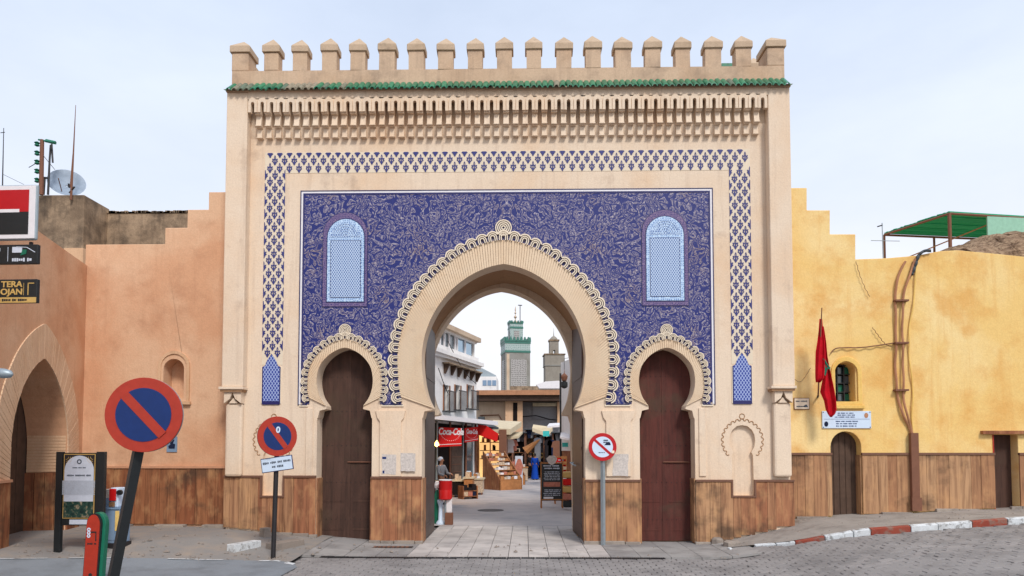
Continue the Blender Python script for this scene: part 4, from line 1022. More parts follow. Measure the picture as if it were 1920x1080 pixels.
MB().box(nx0 - .05, nx1 + .05, .38, .45, nz0 - .05, nz1 + .05).build('niche_back', 'orange', ow)
def arch_frame(xa, xb, z0, z1, y0, y1, xi0, xi1, zi0, zi1, n=12):
    r_ = (xb - xa) / 2; xm_ = (xa + xb) / 2; ri = (xi1 - xi0) / 2; xmi = (xi0 + xi1) / 2
    return MB().prism([(xa, z0), (xb, z0)] + [(xm_ + r_ * math.cos(math.pi * i / n), z1 - r_ + r_ * math.sin(math.pi * i / n)) for i in range(n + 1)], y0, y1,
                      [[(xi0, zi0), (xi1, zi0)] + [(xmi + ri * math.cos(math.pi * i / n), zi1 - ri + ri * math.sin(math.pi * i / n)) for i in range(n + 1)]])
ax, az1 = FO.at(299, 658); bx_, az0 = FO.at(357, 757); cx_, cz1 = FO.at(304, 664); dx_, cz0 = FO.at(352, 752)
arch_frame(ax, bx_ - .02, az0 + .05, az1, -.05, 0, cx_, dx_ - .02, cz0, cz1).build('niche_moulding', 'tan', ow, bev=.01)
arch_frame(cx_, dx_ - .02, cz0, cz1, -.025, 0, nx0, nx1, nz0, nz1).build('niche_moulding', 'orange', ow)
MB().box(ax - .01, bx_ + .02, -.08, 0, az0 - .02, az0 + .05).build('niche_sill', 'tan', ow)
zwo = FO.at(300, 878)[1]
wains(ow, FO, c0, XL + .0, zwo, -.001, 'planks_dark', lambda x: hgt(x, YW) + .06, .16, .34, rail='rail_orange', rail_h=.05)
# left arched wall running towards the camera
pc = pt(154, 838, YW); rz = math.radians(90 + 13.4)
FA = Frame((pc.x, pc.y, 0), rz)
aw = thing('arched_orange_wall', 'orange wall with tall pointed brick arch at the left edge', 'wall', (pc.x, pc.y, 0), rz)
zT = FA.at(150, 489)[1]
def fa(px, py): return FA.at(px, py)
ap = FA.at(84, 672); l0 = FA.at(17, 880)[0]; r0 = FA.at(126, 850)[0]
xmA = (l0 + r0) / 2; hw = (r0 - l0) / 2; zsp = FA.at(100, 800)[1]
def pointed(xm_, hw_, zs, zt2, n=10):
    P = []; Rr = 1.5 * hw_; a1 = math.acos((Rr - hw_) / Rr); hh = Rr * math.sin(a1)
    for i in range(n + 1):
        q = a1 * i / n; P.append((xm_ + (Rr - hw_) - Rr * math.cos(q), zs + (zt2 - zs) * Rr * math.sin(q) / hh))
    return P + [(2 * xm_ - a, b) for a, b in P[:-1][::-1]]
zap = ap[1]; zsp = zap - hw * 1.42
opn = pointed(xmA, hw, zsp, zap)
x_far = .0; x_near = -9.5
MB().prism([(x_near, 0), (l0, 0)] + opn + [(r0, 0), (0, 0), (0, zT), (-4.0, zT + .05), (x_near, zT + .1)], 0, .8).build('wall', 'orange', aw)
# brick ring: voussoirs
ro_ = pointed(xmA, hw + .62, zsp, zap + .72, 22); ri_ = pointed(xmA, hw, zsp, zap, 22)
ri_ = [(l0, .95 + (zsp - .95) * k / 7) for k in range(7)] + ri_ + [(r0, zsp - (zsp - .95) * (k + 1) / 7) for k in range(7)]
ro_ = [(l0 - .62, .95 + (zsp - .95) * k / 7) for k in range(7)] + ro_ + [(r0 + .62, zsp - (zsp - .95) * (k + 1) / 7) for k in range(7)]
ri_ = resample(ri_, 90); ro_ = resample(ro_, 90)
for i in range(89):
    if ro_[i][0] > -.03 or ro_[i + 1][0] > -.03: continue
    lp = lambda p, q, t: (p[0] + (q[0] - p[0]) * t, p[1] + (q[1] - p[1]) * t)
    q = [lp(ri_[i], ri_[i + 1], .05), lp(ri_[i], ri_[i + 1], .95), lp(ro_[i], ro_[i + 1], .95), lp(ro_[i], ro_[i + 1], .05)][::-1]
    MB().quadbox(q, -.02 - uni(0, .006), 0).build('voussoir', 'tan2', aw)
# brick courses on the far reveal of the arch, wainscot, door deep inside
z = 1.62
while z < zsp + .3:
    MB().box(r0 - .02 - uni(0, .012), r0, .02, .79, z + .004, z + .062).build('brick_course', 'tan', aw); z += .068
jamb = r0
y = .02
while y < .7:
    MB().box(r0 - .035, r0, y, y + .19, .1, 1.6).build('plank', 'planks_dark', aw); y += .205
MB().box(l0 - .2, r0 + .2, .85, .95, 0, zap + .3).build('door_board', 'door_old', aw)
for k in range(6): MB().box(l0 + k * (r0 - l0) / 6 + .01, l0 + (k + 1) * (r0 - l0) / 6 - .01, (.815), .85, .2, zap).build('door_plank', 'door_old', aw)
wains(aw, FA, x_near, l0, FA.at(8, 905)[1], -.001, 'planks_dark', lambda x: .2, rail='rail_orange', rail_h=.05)
wains(aw, FA, r0 + .02, -.02, 1.62, -.001, 'planks_dark', lambda x: .2, rail='rail_orange', rail_h=.05)
# blue house tile
hx, hz = FO.at(323, 833)
ht = thing('tile_plaque', 'small blue tile plaque with dark figure on the orange wall behind the big sign', 'plaque', (hx, YW - .001, hz))
MB().box(-.12, .12, -.02, 0, -.18, .18).build('tile', 'cabinet', ht); MB().prism([(-.07, -.1), (.07, -.1), (.08, 0), (.03, .02), (.06, .1), (0, .14), (-.06, .08), (-.03, .0), (-.08, -.04)], -.026, -.02).build('figure', 'navy', ht)

# ================================================================== RIGHT: YELLOW WALL
FY = FO
yw = thing('yellow_wall', 'yellow rendered wall with stepped top, arched window and two doors right of the gate', 'wall', (0, YW, 0))
T = [(1513, 352), (1513, 394), (1556, 394), (1556, 439), (1604, 439), (1604, 486), (1660, 484), (1720, 479), (1760, 471), (1795, 469), (1850, 474), (1920, 481), (2000, 484), (2200, 486)]
top = [FY.at(a, b) for a, b in T]; xs0 = XR - .12
dx0, dzt = FY.at(1557, 809); dx1 = FY.at(1615, 850)[0]; zb_ = .3
r = (dx1 - dx0) / 2; xm = (dx0 + dx1) / 2
door1 = [(dx0, zb_), (dx0, dzt - r)] + [(xm - r * math.cos(math.pi * i / 12), dzt - r + r * math.sin(math.pi * i / 12)) for i in range(1, 12)] + [(dx1, dzt - r), (dx1, zb_)]
ex0, ezt = FY.at(1861, 815); ex1 = FY.at(1908, 815)[0]
door2 = [(ex0, zb_), (ex0, ezt), (ex1, ezt), (ex1, zb_)]
wx0, wzt = FY.at(1566, 680); wx1, wz0 = FY.at(1604.5, 753); rw_ = (wx1 - wx0) / 2; wxm = (wx0 + wx1) / 2
hole = [(wx0, wz0), (wx1, wz0)] + [(wxm + rw_ * math.cos(math.pi * i / 12), wzt - rw_ * .7 + rw_ * .7 * math.sin(math.pi * i / 12)) for i in range(13)]
P = [(xs0, zb_)] + door1 + door2 + [(top[-1][0], zb_)] + top[::-1] + [(xs0, FY.at(1490, 352)[1])]
MB().prism(P, 0, .45, [hole]).build('wall', 'yellow', yw, bev=.015)
# window moulding, bars, shutters
a0, az_ = FY.at(1557, 669); a1, a2 = FY.at(1616, 768)
arch_frame(a0, a1, a2 + .1, az_, -.045, 0, wx0 - .03, wx1 + .04, wz0, wzt + .02).build('window_moulding', 'yellow_trim', yw, bev=.012)
MB().box(a0 - .02, a1 + .04, -.075, 0, a2 + .02, a2 + .1).build('window_sill', 'yellow_trim', yw, bev=.01)
MB().box(wx0 - .05, wx1 + .05, .36, .44, wz0 - .05, wzt + .05).build('window_back', 'void', yw)
for k in range(3):
    for j in range(4):
        MB().box(wx0 + .01 + k * .16, wx0 + .14 + k * .16, .33, .345, wz0 + .02 + j * .21, wz0 + .2 + j * .21).build('pane', ['glass', 'glass', 'green'][(k + j) % 3] if (k, j) != (0, 3) else 'planks_tan', yw)
b_ = MB()
for k in range(4): b_.box(wx0 + k * .155 - .012, wx0 + k * .155 + .012, .26, .28, wz0, wzt)
for k in range(5): b_.box(wx0, wx1, .262, .278, wz0 + .02 + k * .21, wz0 + .04 + k * .21)
b_.build('window_grille', 'iron', yw)
MB().box(dx0 - .04, dx1 + .04, .25, .3, zb_, dzt + .05).build('door', 'door_old', yw)
for k in range(5): MB().box(dx0 + .02 + k * (dx1 - dx0) / 5, dx0 - .01 + (k + 1) * (dx1 - dx0) / 5, .235, .25, zb_ + .2, dzt - .02).build('door_plank', 'door_old', yw)
MB().box(ex0 - .04, ex1 + .1, .25, .3, zb_, ezt + .05).build('door', 'door', yw); MB().box(ex0 - .005, ex0 + .02, -.01, .25, zb_ + .2, ezt).build('door_frame', 'signred', yw)
l0_, lz = FY.at(1838, 811); l1_ = FY.at(1935, 811)[0]; MB().box(l0_, l1_, -.1, .05, lz - .035, lz + .04).build('lintel', 'planks_dark', yw)
zwy = FY.at(1700, 853)[1]; lowy = lambda x: hgt(x, YW) + .13
wains(yw, FY, XR + .03, dx0, zwy, -.001, 'planks_tan', lowy, .16, .36, rail='rail', rail_h=.05)
wains(yw, FY, dx1, ex0, zwy, -.001, 'planks_tan', lowy, .16, .36, rail='rail', rail_h=.05)
wains(yw, FY, ex1, top[-1][0], zwy, -.001, 'planks_tan', lowy, .16, .36, rail='rail', rail_h=.05)
jamb_wains(yw, dx1, 0, .24, zwy, 'planks_tan', -1, .5)
MB().box(ex1, top[-1][0], -.1, -.001, hgt(11, YW) + .08, hgt(11, YW) + .17).build('plinth', 'stone', yw)
# pipe and cables
px_, pz = FY.at(1713, 812); qx, qz = FY.at(1718, 957)
dp = tag(MB().box(-.085, .085, -.14, -.04, 0, pz - qz).build('cable_duct', 'rust'), 'dark rusty cable duct standing against the planks of the yellow wall', 'duct'); dp.location = (px_ - .05, YW, qz)
fo_ = MB().box(-.11, .11, -.17, -.14, 0, .3).build('duct_foot', 'rust', dp)
def cab(pts, r, name, mat, lb, cat, root=None, y=-.05):
    P = [FY.at(a, b, y) for a, b in pts]; sm = smooth(P, 40); X0, Z0 = sm[-1]
    mb = MB().tube([(a - X0, y + .015 * math.sin(i * .9), b - Z0) for i, (a, b) in enumerate(sm)], r, 6); o = mb.build(name, mat, root, smooth=True)
    if root is None: o.location = (X0, YW, Z0); tag(o, lb, cat)
    else: o.location = (X0, 0, Z0)
    return o
cb_ = thing('cable_bundle', 'bundle of taped old cables and conduits climbing the yellow wall', 'cables', (0, YW, 0))
cab([(1698, 490), (1690, 505), (1681, 530), (1679, 570), (1680, 640), (1679, 690), (1683, 740), (1692, 775), (1705, 800), (1711, 822)], .028, 'conduit', 'beam', '', '', cb_)
cab([(1716, 485), (1708, 510), (1696, 545), (1692, 600), (1693, 660), (1694, 720), (1696, 760), (1708, 800), (1712, 822)], .025, 'conduit', 'beam', '', '', cb_, -.07)
cab([(1722, 478), (1716, 520), (1714, 560), (1705, 620), (1706, 680), (1712, 730), (1710, 770), (1712, 806)], .018, 'conduit', 'yellow_trim', '', '', cb_, -.04)
cab([(1746, 470), (1732, 471), (1722, 480), (1717, 495), (1710, 515)], .035, 'conduit', 'slategrey', '', '', cb_, -.06)
for yy in (565, 644, 732):
    xa, z = FY.at(1674, yy); xb = FY.at(1699, yy)[0]; MB().box(xa, xb, -.13, -.0, z - .02, z + .02).build('clamp', 'rust', cb_)
cab([(1558, 662), (1566, 654), (1580, 652), (1620, 651), (1676, 643)], .013, 'wire', 'rust', 'thin brown wire running from the flag bracket to the cable bundle', 'wire')
cab([(1605, 490), (1612, 515), (1622, 540), (1631, 556)], .006, 'thin_wire', 'rust', 'hair thin wire below the stepped top of the yellow wall', 'wire')
cab([(1636, 614), (1646, 628), (1660, 645), (1672, 650)], .007, 'wire', 'rust', 'short frayed wire beside the middle cable clamp', 'wire')
# plaques
x_, z_ = FY.at(1586.5, 787)
pq = thing('wide_plaque', 'wide pale blue plaque with lines of print and two emblems above the arched door', 'plaque', (x_, YW - .001, z_)); k = 1 / 81
MB().box(-45 * k, 45 * k, -.03, 0, -16 * k, 16 * k).build('board', 'signwhite', pq, bev=.004)
mb = MB(); script_lines(mb, -22 * k, 22 * k, 3 * k, 14 * k, 3, .028, -.03, rag=.1); script_lines(mb, -25 * k, 27 * k, -14 * k, -1 * k, 3, .03, -.03, rag=.12); mb.box(-42 * k, 42 * k, -.033, -.03, .8 * k, 1.3 * k); mb.build('lettering', 'signblue', pq)
MB().disc(36 * k, 8 * k, .06, -.036, -.03, 16, .045).build('emblem', 'beam', pq); MB().disc(-38 * k, -8 * k, .06, -.036, -.03, 16, .045).build('emblem', 'navy', pq)
for sx in (-1, 1):
    for sz in (-1, 1): MB().disc(sx * 43 * k, sz * 14 * k, .012, -.036, -.03, 8).build('screw', 'iron', pq)
x_, z_ = FY.at(1502.5, 757)
pq = thing('small_plaque', 'small cream plaque with brown rim beside the gate on the yellow wall', 'plaque', (x_, YW - .001, z_))
MB().box(-.18, .18, -.025, 0, -.135, .135).build('board', 'rust', pq, bev=.008); MB().box(-.165, .165, -.03, -.025, -.12, .12).build('face', 'cream', pq)
mb = MB(); script_lines(mb, -.14, .12, .02, .09, 1, .035, -.03); script_lines(mb, -.12, .1, -.1, -.03, 1, .04, -.03); mb.prism([(.04, -.08), (.14, -.08), (.11, -.02), (.06, -.03)], -.033, -.03); mb.build('lettering', 'ink', pq)
# flag
fx, fz = FY.at(1534, 748, -.5)
fl = thing('flag', 'red flag with green star drooping from an upright pole on the yellow wall', 'flag', (fx, YW, fz))
def fq(px, py, y): a, b = FY.at(px, py, y); return (a - fx, y, b - fz)
MB().tube([fq(1534, 742, -.32), fq(1541, 577, -.75)], [.018, .012], 8).build('pole', 'rust', fl)
MB().tube([fq(1533, 745, -.02), fq(1534, 742, -.32)], .025, 6).build('bracket', 'iron', fl)
def cloth(rows, y0, amp, name, mat):
    mb = MB(); nx = 12
    for j, (py, xl, xr) in enumerate(rows):
        for i in range(nx + 1):
            u = i / nx; yy = y0 + amp * math.sin(u * 9 + j * .35) * (0.4 + .6 * min(1, (xr - xl) / 18)); mb.v.append(fq(xl + (xr - xl) * u, py, yy))
    n = len(rows)
    for j in range(n - 1):
        for i in range(nx): a = j * (nx + 1) + i; mb.f.append((a, a + nx + 1, a + nx + 2, a + 1))
    o = mb.build(name, mat, fl, smooth=True); m_ = o.modifiers.new('thick', 'SOLIDIFY'); m_.thickness = .008; return o
cloth([(598, 1537, 1541), (620, 1535.5, 1543), (640, 1533, 1545), (660, 1529.5, 1546), (690, 1528.5, 1546), (708, 1528.5, 1545), (717, 1529.5, 1538)], -.6, .035, 'flag_cloth', 'flagred')
cloth([(612, 1540, 1544), (640, 1541, 1548.5), (668, 1543, 1551), (690, 1543.5, 1555), (712, 1542, 1560), (735, 1537.5, 1565), (752, 1545, 1568), (768, 1548, 1569), (776, 1552, 1566), (782, 1556, 1560)], -.5, .05, 'flag_cloth', 'flagred')
st_ = MB(); cxs, cys = 1549, 688
Pn = [(1544, 672), (1550, 684), (1556, 691), (1550, 690), (1546, 704), (1547, 690), (1545, 684)]
for a, b in zip(Pn, Pn[1:]): st_.tube([fq(a[0], a[1], -.585), fq(b[0], b[1], -.585)], .022, 5)
st_.build('star', 'green', fl)
# canopy on the roof, thatch mound, antenna
H_ = EYE.z + 440 * 20 / FPX
cn = thing('roof_canopy', 'green slatted canopy on thin posts on the roof above the yellow wall', 'canopy', (0, 0, H_))
def hp_(px, py):
    d = ray(px, py); t_ = (H_ - EYE.z) / d.z; p = EYE + d * t_; return Vector((p.x, p.y, 0))
Aq, Bq, Cq, Dq = hp_(1658, 438), hp_(1780, 398), hp_(1960, 409), hp_(1935, 450)
for i in range(34):
    f0, f1 = i / 34, (i + .9 - .18 * rnd()) / 34
    p0, p1 = Aq.lerp(Bq, f0), Aq.lerp(Bq, f1); q0, q1 = Dq.lerp(Cq, f0), Dq.lerp(Cq, f1); z = uni(-.01, .02)
    MB().add([(p0.x, p0.y, z), (p1.x, p1.y, z), (q1.x, q1.y, z), (q0.x, q0.y, z), (p0.x, p0.y, z + .03), (p1.x, p1.y, z + .03), (q1.x, q1.y, z + .03), (q0.x, q0.y, z + .03)],
             [(0, 3, 2, 1), (4, 5, 6, 7), (0, 1, 5, 4), (1, 2, 6, 5), (2, 3, 7, 6), (3, 0, 4, 7)]).build('slat', 'green2', cn)
for a, b in ((Aq, Bq), (Bq, Cq), (Dq, Aq)): MB().tube([(a.x, a.y, -.04), (b.x, b.y, -.04)], .035, 5).build('beam', 'rust', cn)
for q in (Aq, Bq, Aq.lerp(Dq, .33), Aq.lerp(Dq, .62), Aq.lerp(Dq, .68)): MB().tube([(q.x, q.y, -2.3), (q.x, q.y, -.04)], .035 if q is not Bq else .05, 5).build('post', 'rust', cn)
a = hp_(1850, 402); b = hp_(1914, 405); MB().box(0, 1, -.02, .02, -.9, -.06).build('side_sheet', 'greenpale', cn).matrix_local = Matrix.Translation((a.x, a.y, 0)) @ Matrix.Rotation(math.atan2(b.y - a.y, b.x - a.x), 4, 'Z') @ Matrix.Diagonal((1.3, 1, 1, 1))
br1 = hp_(1778, 440) if False else None
MB().tube([(Aq.x + .0, Aq.y - .2, -1.05), (hp_(1850, 410).x, Bq.y + .3, -.2)], .018, 4).build('brace', 'beam', cn)
import math as _m
def mound(rows, name, mat, lb, cat, seed=3):
    """lumpy heap between a list of (px, top_y) over depth"""
    mb = MB(); nx = len(rows) * 6; ny = 8; random.seed(seed)
    zb = 6.2; base = pt(1850, 480, 1.2)
    for i in range(nx + 1):
        px = rows[0][0] + (rows[-1][0] - rows[0][0]) * i / nx; py = lerp_tab(rows, px)
        for j in range(ny + 1):
            yy = 1.0 + 2.4 * j / ny; f_ = math.sin(math.pi * min(1, (j / ny) * .5 + .0)) ** .45
            p = pt(px, py, 2.2); z = zb + (p.z - zb) * f_ + (uni(-.05, .05) if 0 < j else 0); x = p.x
            mb.v.append((x + uni(-.04, .04), yy + uni(-.06, .06), z))
    for i in range(nx):
        for j in range(ny): a = i * (ny + 1) + j; mb.f.append((a, a + ny + 1, a + ny + 2, a + 1))
    o = mb.build(name, mat, smooth=True); return tag(o, lb, cat)
mound([(1762, 470), (1775, 461), (1800, 452), (1830, 444), (1850, 440), (1868, 428), (1885, 424), (1900, 426), (1930, 418), (1990, 430)], 'thatch_heap', 'thatch', 'brown heap of thatch and rubble on the roof under the green canopy', 'heap')
random.seed(11)
an = thing('roof_antenna', 'thin television antenna standing left of the green canopy', 'antenna', tuple(pt(1656, 480, 1.0)))
o_ = pt(1656, 480, 1.0)
def ap_(px, py, Y, o): p = pt(px, py, Y) - o; return tuple(p)
MB().tube([ap_(1656, 485, 1, o_), ap_(1654, 418, 1, o_)], .012, 5).build('mast', 'galv', an); MB().tube([ap_(1633, 451, 1, o_), ap_(1687, 452, 1, o_)], .008, 4).build('boom', 'galv', an); MB().tube([ap_(1645, 425, 1, o_), ap_(1655, 422, 1, o_)], .014, 4).build('dipole', 'iron', an)
MB().box(XR + .2, 16, .9, 7, 5.6, 6.3).build('flat_roof', 'yellow', yw).location = (0, -YW, 0)

# ================================================================== LEFT ROOFS
lb_ = thing('rubble_house', 'dark weathered rubble walled house behind the orange wall', 'house', (pt(75, 460, 7).x, 7, 0))
o_ = Vector((pt(75, 460, 7).x, 7, 0))
ca = pt(40, 363, 7) - o_; cb2 = pt(158, 365, 7) - o_
MB().box(ca.x, cb2.x, 0, 1.45, 3, cb2.z).build('wall', 'darkstone', lb_, bev=.03)
cc = pt(190, 397, 8.3) - o_; cd = pt(420, 409, 8.3) - o_
MB().box(cb2.x, cd.x, 1.3, 5, 3, cc.z - .04).build('wall', 'darkstone', lb_, bev=.03)
random.seed(5)
for i in range(60):   # coping and bare stones along the top
    x = cb2.x + (cd.x - cb2.x) * i / 60; MB().box(x, x + uni(.1, .16), 1.27, 1.5, cc.z - .06, cc.z - .04 + uni(.02, .07)).build('coping_stone', 'darkstone', lb_)
e0 = pt(120, 465, 3.0) - o_; e1 = pt(156, 465, 3.0) - o_
MB().box(e0.x, e1.x, -4, -3.8, 4, e0.z).build('pale_parapet', 'tan', lb_)
zr = cb2.z
ds = thing('satellite_dish', 'round grey satellite dish on the corner of the rubble house', 'satellite dish', (pt(125, 350, 7.3).x, 7.3, zr))
c_ = pt(125, 342, 7.3) - Vector((pt(125, 350, 7.3).x, 7.3, zr))
dm = MB(); n = 24
for k, (r, d) in enumerate(((.03, .16), (.2, .15), (.38, .09), (.56, 0), (.57, .0), (.38, .11), (.2, .17), (.03, .19))):
    for j in range(n): q = 2 * math.pi * j / n; dm.v.append((r * math.cos(q), d, r * math.sin(q)))
for k in range(7):
    for j in range(n): dm.f.append((k * n + j, k * n + (j + 1) % n, (k + 1) * n + (j + 1) % n, (k + 1) * n + j))
do = dm.build('dish', 'dish', ds, smooth=True); do.location = (c_.x, 0, c_.z); do.rotation_euler = (math.radians(-28), math.radians(25), math.radians(20))
MB().tube([(c_.x, .3, 0), (c_.x, .1, c_.z)], .03, 6).build('mount', 'iron', ds); MB().tube([(c_.x - .1, -.05, c_.z - .4), (c_.x + .05, -.5, c_.z - .05)], .015, 5).build('feed_arm', 'rust', ds)
def mast(name, lb, cat, pts, Y, r, mat='iron', extra=()):
    o_ = pt(pts[0][0], pts[0][1], Y); root = thing(name, lb, cat, tuple(o_))
    MB().tube([tuple(pt(a, b, Y) - o_) for a, b in pts], r, 6).build('mast', mat, root)
    for nm, p2, rr, mt in extra: MB().tube([tuple(pt(a, b, Y) - o_) for a, b in p2], rr, 5).build(nm, mt, root)
    return root, o_
mast('whip_antenna', 'tall rusty whip antenna in front of the satellite dish', 'antenna', [(133, 375), (137, 300), (142, 197)], 6.9, [.04, .025, .008], 'rust', [('stay', [(132, 350), (137, 290)], .02, 'rust'), ('clamp', [(130, 362), (140, 350)], .03, 'iron')])
mast('thin_mast', 'thin mast with crossbars at the top left corner', 'antenna', [(4, 400), (5, 330), (7, 240)], 6, [.02, .018, .01], 'iron', [('crossbar', [(1, 249), (9, 248)], .012, 'iron'), ('guy_wire', [(4, 326), (45, 346)], .006, 'iron')])
ip, o_ = mast('insulator_pole', 'dark pole with a ladder of green insulators beside the bank sign', 'pole', [(77, 365), (79, 262)], 6.5, [.07, .06], 'rust', [('arm', [(72, 262), (98, 267)], .03, 'green'), ('wire', [(80, 290), (92, 305), (103, 318)], .01, 'iron'), ('side_arm', [(54, 314), (68, 306)], .012, 'iron')])
for k in range(6):
    p = pt(69.5, 270 + k * 17, 6.5) - o_; b = MB(); b.lathe([(.03, -.08), (.08, -.05), (.05, 0), (.09, .04), (.03, .08)], p.x, p.y, 10); b.v = [(a, c, d + p.z) for a, c, d in b.v]; b.build('insulator', 'green', ip)
mast('street_light_pole', 'dark pole with flat lantern head left of the satellite dish', 'pole', [(90, 365), (93, 300), (95, 272)], 6.7, [.035, .03, .03], 'iron', [('head', [(86, 264), (104, 268)], .06, 'green'), ('hanger', [(97, 270), (99, 305)], .03, 'iron')])
mast('short_roof_pole', 'short pole with round cap in front of the dish', 'pole', [(82, 365), (84, 335)], 6.6, [.03, .03], 'iron', [('cap', [(79, 333), (89, 334)], .035, 'iron')])

# ================================================================== STREET FURNITURE, NEAR
def bar_diag(mb, r, w_, y0, y1, ang=-45):
    a = math.radians(ang); c, s_ = math.cos(a), math.sin(a); P = [(-r, -w_ / 2), (r, -w_ / 2), (r, w_ / 2), (-r, w_ / 2)]
    return mb.prism([(x * c - z * s_, x * s_ + z * c) for x, z in P], y0, y1)
def round_sign(name, lb, base, topv, r, head, yaw, polemat, ring, face, bar, barw, polew=.05, inner=.70, roll=0.0, barang=-45):
    root = thing(name, lb, 'road sign', tuple(base)); b = Vector(base)
    MB().tube([(0, 0, -.05), tuple(Vector(topv) - b)], polew, 4 if polew > .045 else 10).build('pole', polemat, root)
    h = MB().disc(0, 0, r, -.03, -.012, 48).build('sign_disc', ring, root, bev=.003); hl = Vector(head) - b; h.location = hl; h.rotation_euler = (0, roll, yaw)
    MB().disc(0, 0, r * 1.0, -.012, .004, 48).build('sign_back', 'galv', h)
    MB().disc(0, 0, r * inner, -.034, -.03, 40).build('sign_face', face, h)
    bar_diag(MB(), r * inner * 1.03, barw, -.038, -.032, barang).build('diagonal_bar', bar, h)
    return root, h
# big near sign
d_ = 5.8; Yb = d_ - 16
b = pt(160, 1320, Yb); b.z = 0; hd = pt(272, 778, Yb - .06); tp = pt(285, 715, Yb)
rs, h = round_sign('no_parking_sign', 'large faded red and blue no parking sign on a leaning black pole at left', b, tp, .305, hd, math.radians(6), 'black', 'signred', 'signblue', 'signred', .075, .05, .72, 0, -47)
# middle sign
b = ground_hit(512, 1048); Yb = b.y; hd = pt(519.5, 818, Yb - .05); tp = pt(521, 790, Yb)
rs, h = round_sign('no_parking_sign', 'small tilted red and blue no parking sign above a pale text plate before the gate', b, tp, .385, hd, math.radians(38), 'iron', 'signred', 'signblue', 'signred', .10, .045, .70, .05, -50)
text('0', .16, (.0, -.036, .12), h, 'signwhite', bold=.006)
pl = MB().box(-.31, .31, -.02, 0, -.14, .14).build('text_plate', 'line', rs, bev=.006); pl.location = pt(520, 870, Yb - .06) - b; pl.rotation_euler = (0, math.radians(-8), 0)
MB().box(-.295, .295, -.025, -.02, -.125, .125).build('plate_face', 'signwhite', pl); mb = MB(); script_lines(mb, -.27, .27, .0, .08, 1, .045, -.026); script_lines(mb, -.1, .12, -.09, -.0, 1, .045, -.026); mb.build('lettering', 'ink', pl)
# right sign
b = ground_hit(1131, 1022); Yb = b.y; hd = pt(1129.5, 838, Yb - .05); tp = pt(1130, 815, Yb)
rs, h = round_sign('round_prohibition_sign', 'round red rimmed white sign with red slash on a pale steel pole', b, tp, .31, hd, 0, 'galv', 'signred2', 'signwhite', 'signred2', .055, .052, .74, 0, -42)
mb = MB(); script_lines(mb, .02, .16, .08, .17, 2, .03, -.036); script_lines(mb, -.09, .05, -.15, -.1, 1, .022, -.036); mb.prism([(.04, .04), (.18, .04), (.17, .09), (.12, .11), (.07, .08)], -.038, -.034); mb.build('lettering', 'navy', h)
MB().box(.2, .26, -.04, -.03, -.14, -.08).build('sticker', 'cream', h)
# info panel
b = ground_hit(102, 1063); Yp = b.y; o_ = Vector(b)
ip = thing('information_panel', 'black framed information panel with arched pale board on two posts', 'information board', tuple(b), math.radians(0))
def L2(px, py, y=0.0): p = pt(px, py, Yp + y) - o_; return p.x, p.z
x0, z0 = L2(101, 1063); x1_, zt2 = L2(192, 847)
MB().box(x0, x0 + .115, -.03, .05, -.02, zt2).build('post', 'black', ip, bev=.004); MB().box(x1_ - .09, x1_ + .06, -.03, .05, -.02, zt2).build('post', 'black', ip, bev=.004)
pa = x0 + .125; pb2 = x1_ - .1; zl = L2(115, 985)[1]
MB().box(pa, pb2, -.01, .03, zl, zt2 - .02).build('board', 'black', ip)
rim = x_ = (pa + pb2) / 2; hw = (pb2 - pa) / 2 - .035; zb2 = L2(115, 972)[1]; ztt = zt2 - .04
MB().box(pa + .015, pb2 - .015, -.016, -.01, zb2, ztt).build('gold_rim', 'goldpaint', ip); MB().box(pa + .03, pb2 - .03, -.02, -.016, zb2 + .015, ztt - .015).build('dark_ground', 'iron', ip)
n = 16; zph = L2(115, 940)[1]
MB().prism([(rim - hw, zph), (rim + hw, zph)] + [(rim + hw * math.cos(math.pi * i / n), ztt - .03 - hw + hw * math.sin(math.pi * i / n)) for i in range(n + 1)], -.024, -.02).build('arched_sheet', 'paper', ip)
mb = MB(); mb.ring(rim, ztt - .14, .025, .045, -.028, -.024, 14); script_lines(mb, rim - .12, rim + .12, ztt - .27, ztt - .23, 1, .02, -.025); script_lines(mb, rim - .22, rim + .22, ztt - .42, ztt - .36, 1, .035, -.025); mb.build('heading', 'ink', ip)
mb = MB(); script_lines(mb, rim - .3, rim + .3, zph + .12, ztt - .48, 16, .016, -.025, gap=.2); M['ink2'] = flat('pale_grey_print', rgb(198, 204, 214), .8); mb.build('print', 'ink2', ip)
t = NT('panel_picture', .5, .3); nn = t.noise(14, 5, .6); t.color(t.ramp(nn, [(.35, rgb(24, 44, 42)), (.52, rgb(44, 74, 64)), (.62, rgb(140, 124, 100)), (.72, rgb(190, 184, 172))])); M['pic'] = t.m
MB().box(rim - hw, rim + hw, -.024, -.02, zb2 + .02, zph).build('picture_strip', 'pic', ip)
# corner ornaments (interlaced arcs)
mb = MB()
for s_ in (-1, 1):
    for k in range(3):
        cxo = rim + s_ * (hw - .02); czo = ztt - .05; r_ = .05 + .035 * k
        mb.tube([(cxo - s_ * r_ * math.cos(q), -.022, czo - r_ * math.sin(q)) for q in [math.pi / 2 * i / 6 for i in range(7)]], .004, 4)
mb.build('corner_ornament', 'goldpaint', ip)
MB().box(rim - .16, rim + .2, -.016, -.01, zl + .02, zb2 - .02).build('small_label', 'paper', ip)
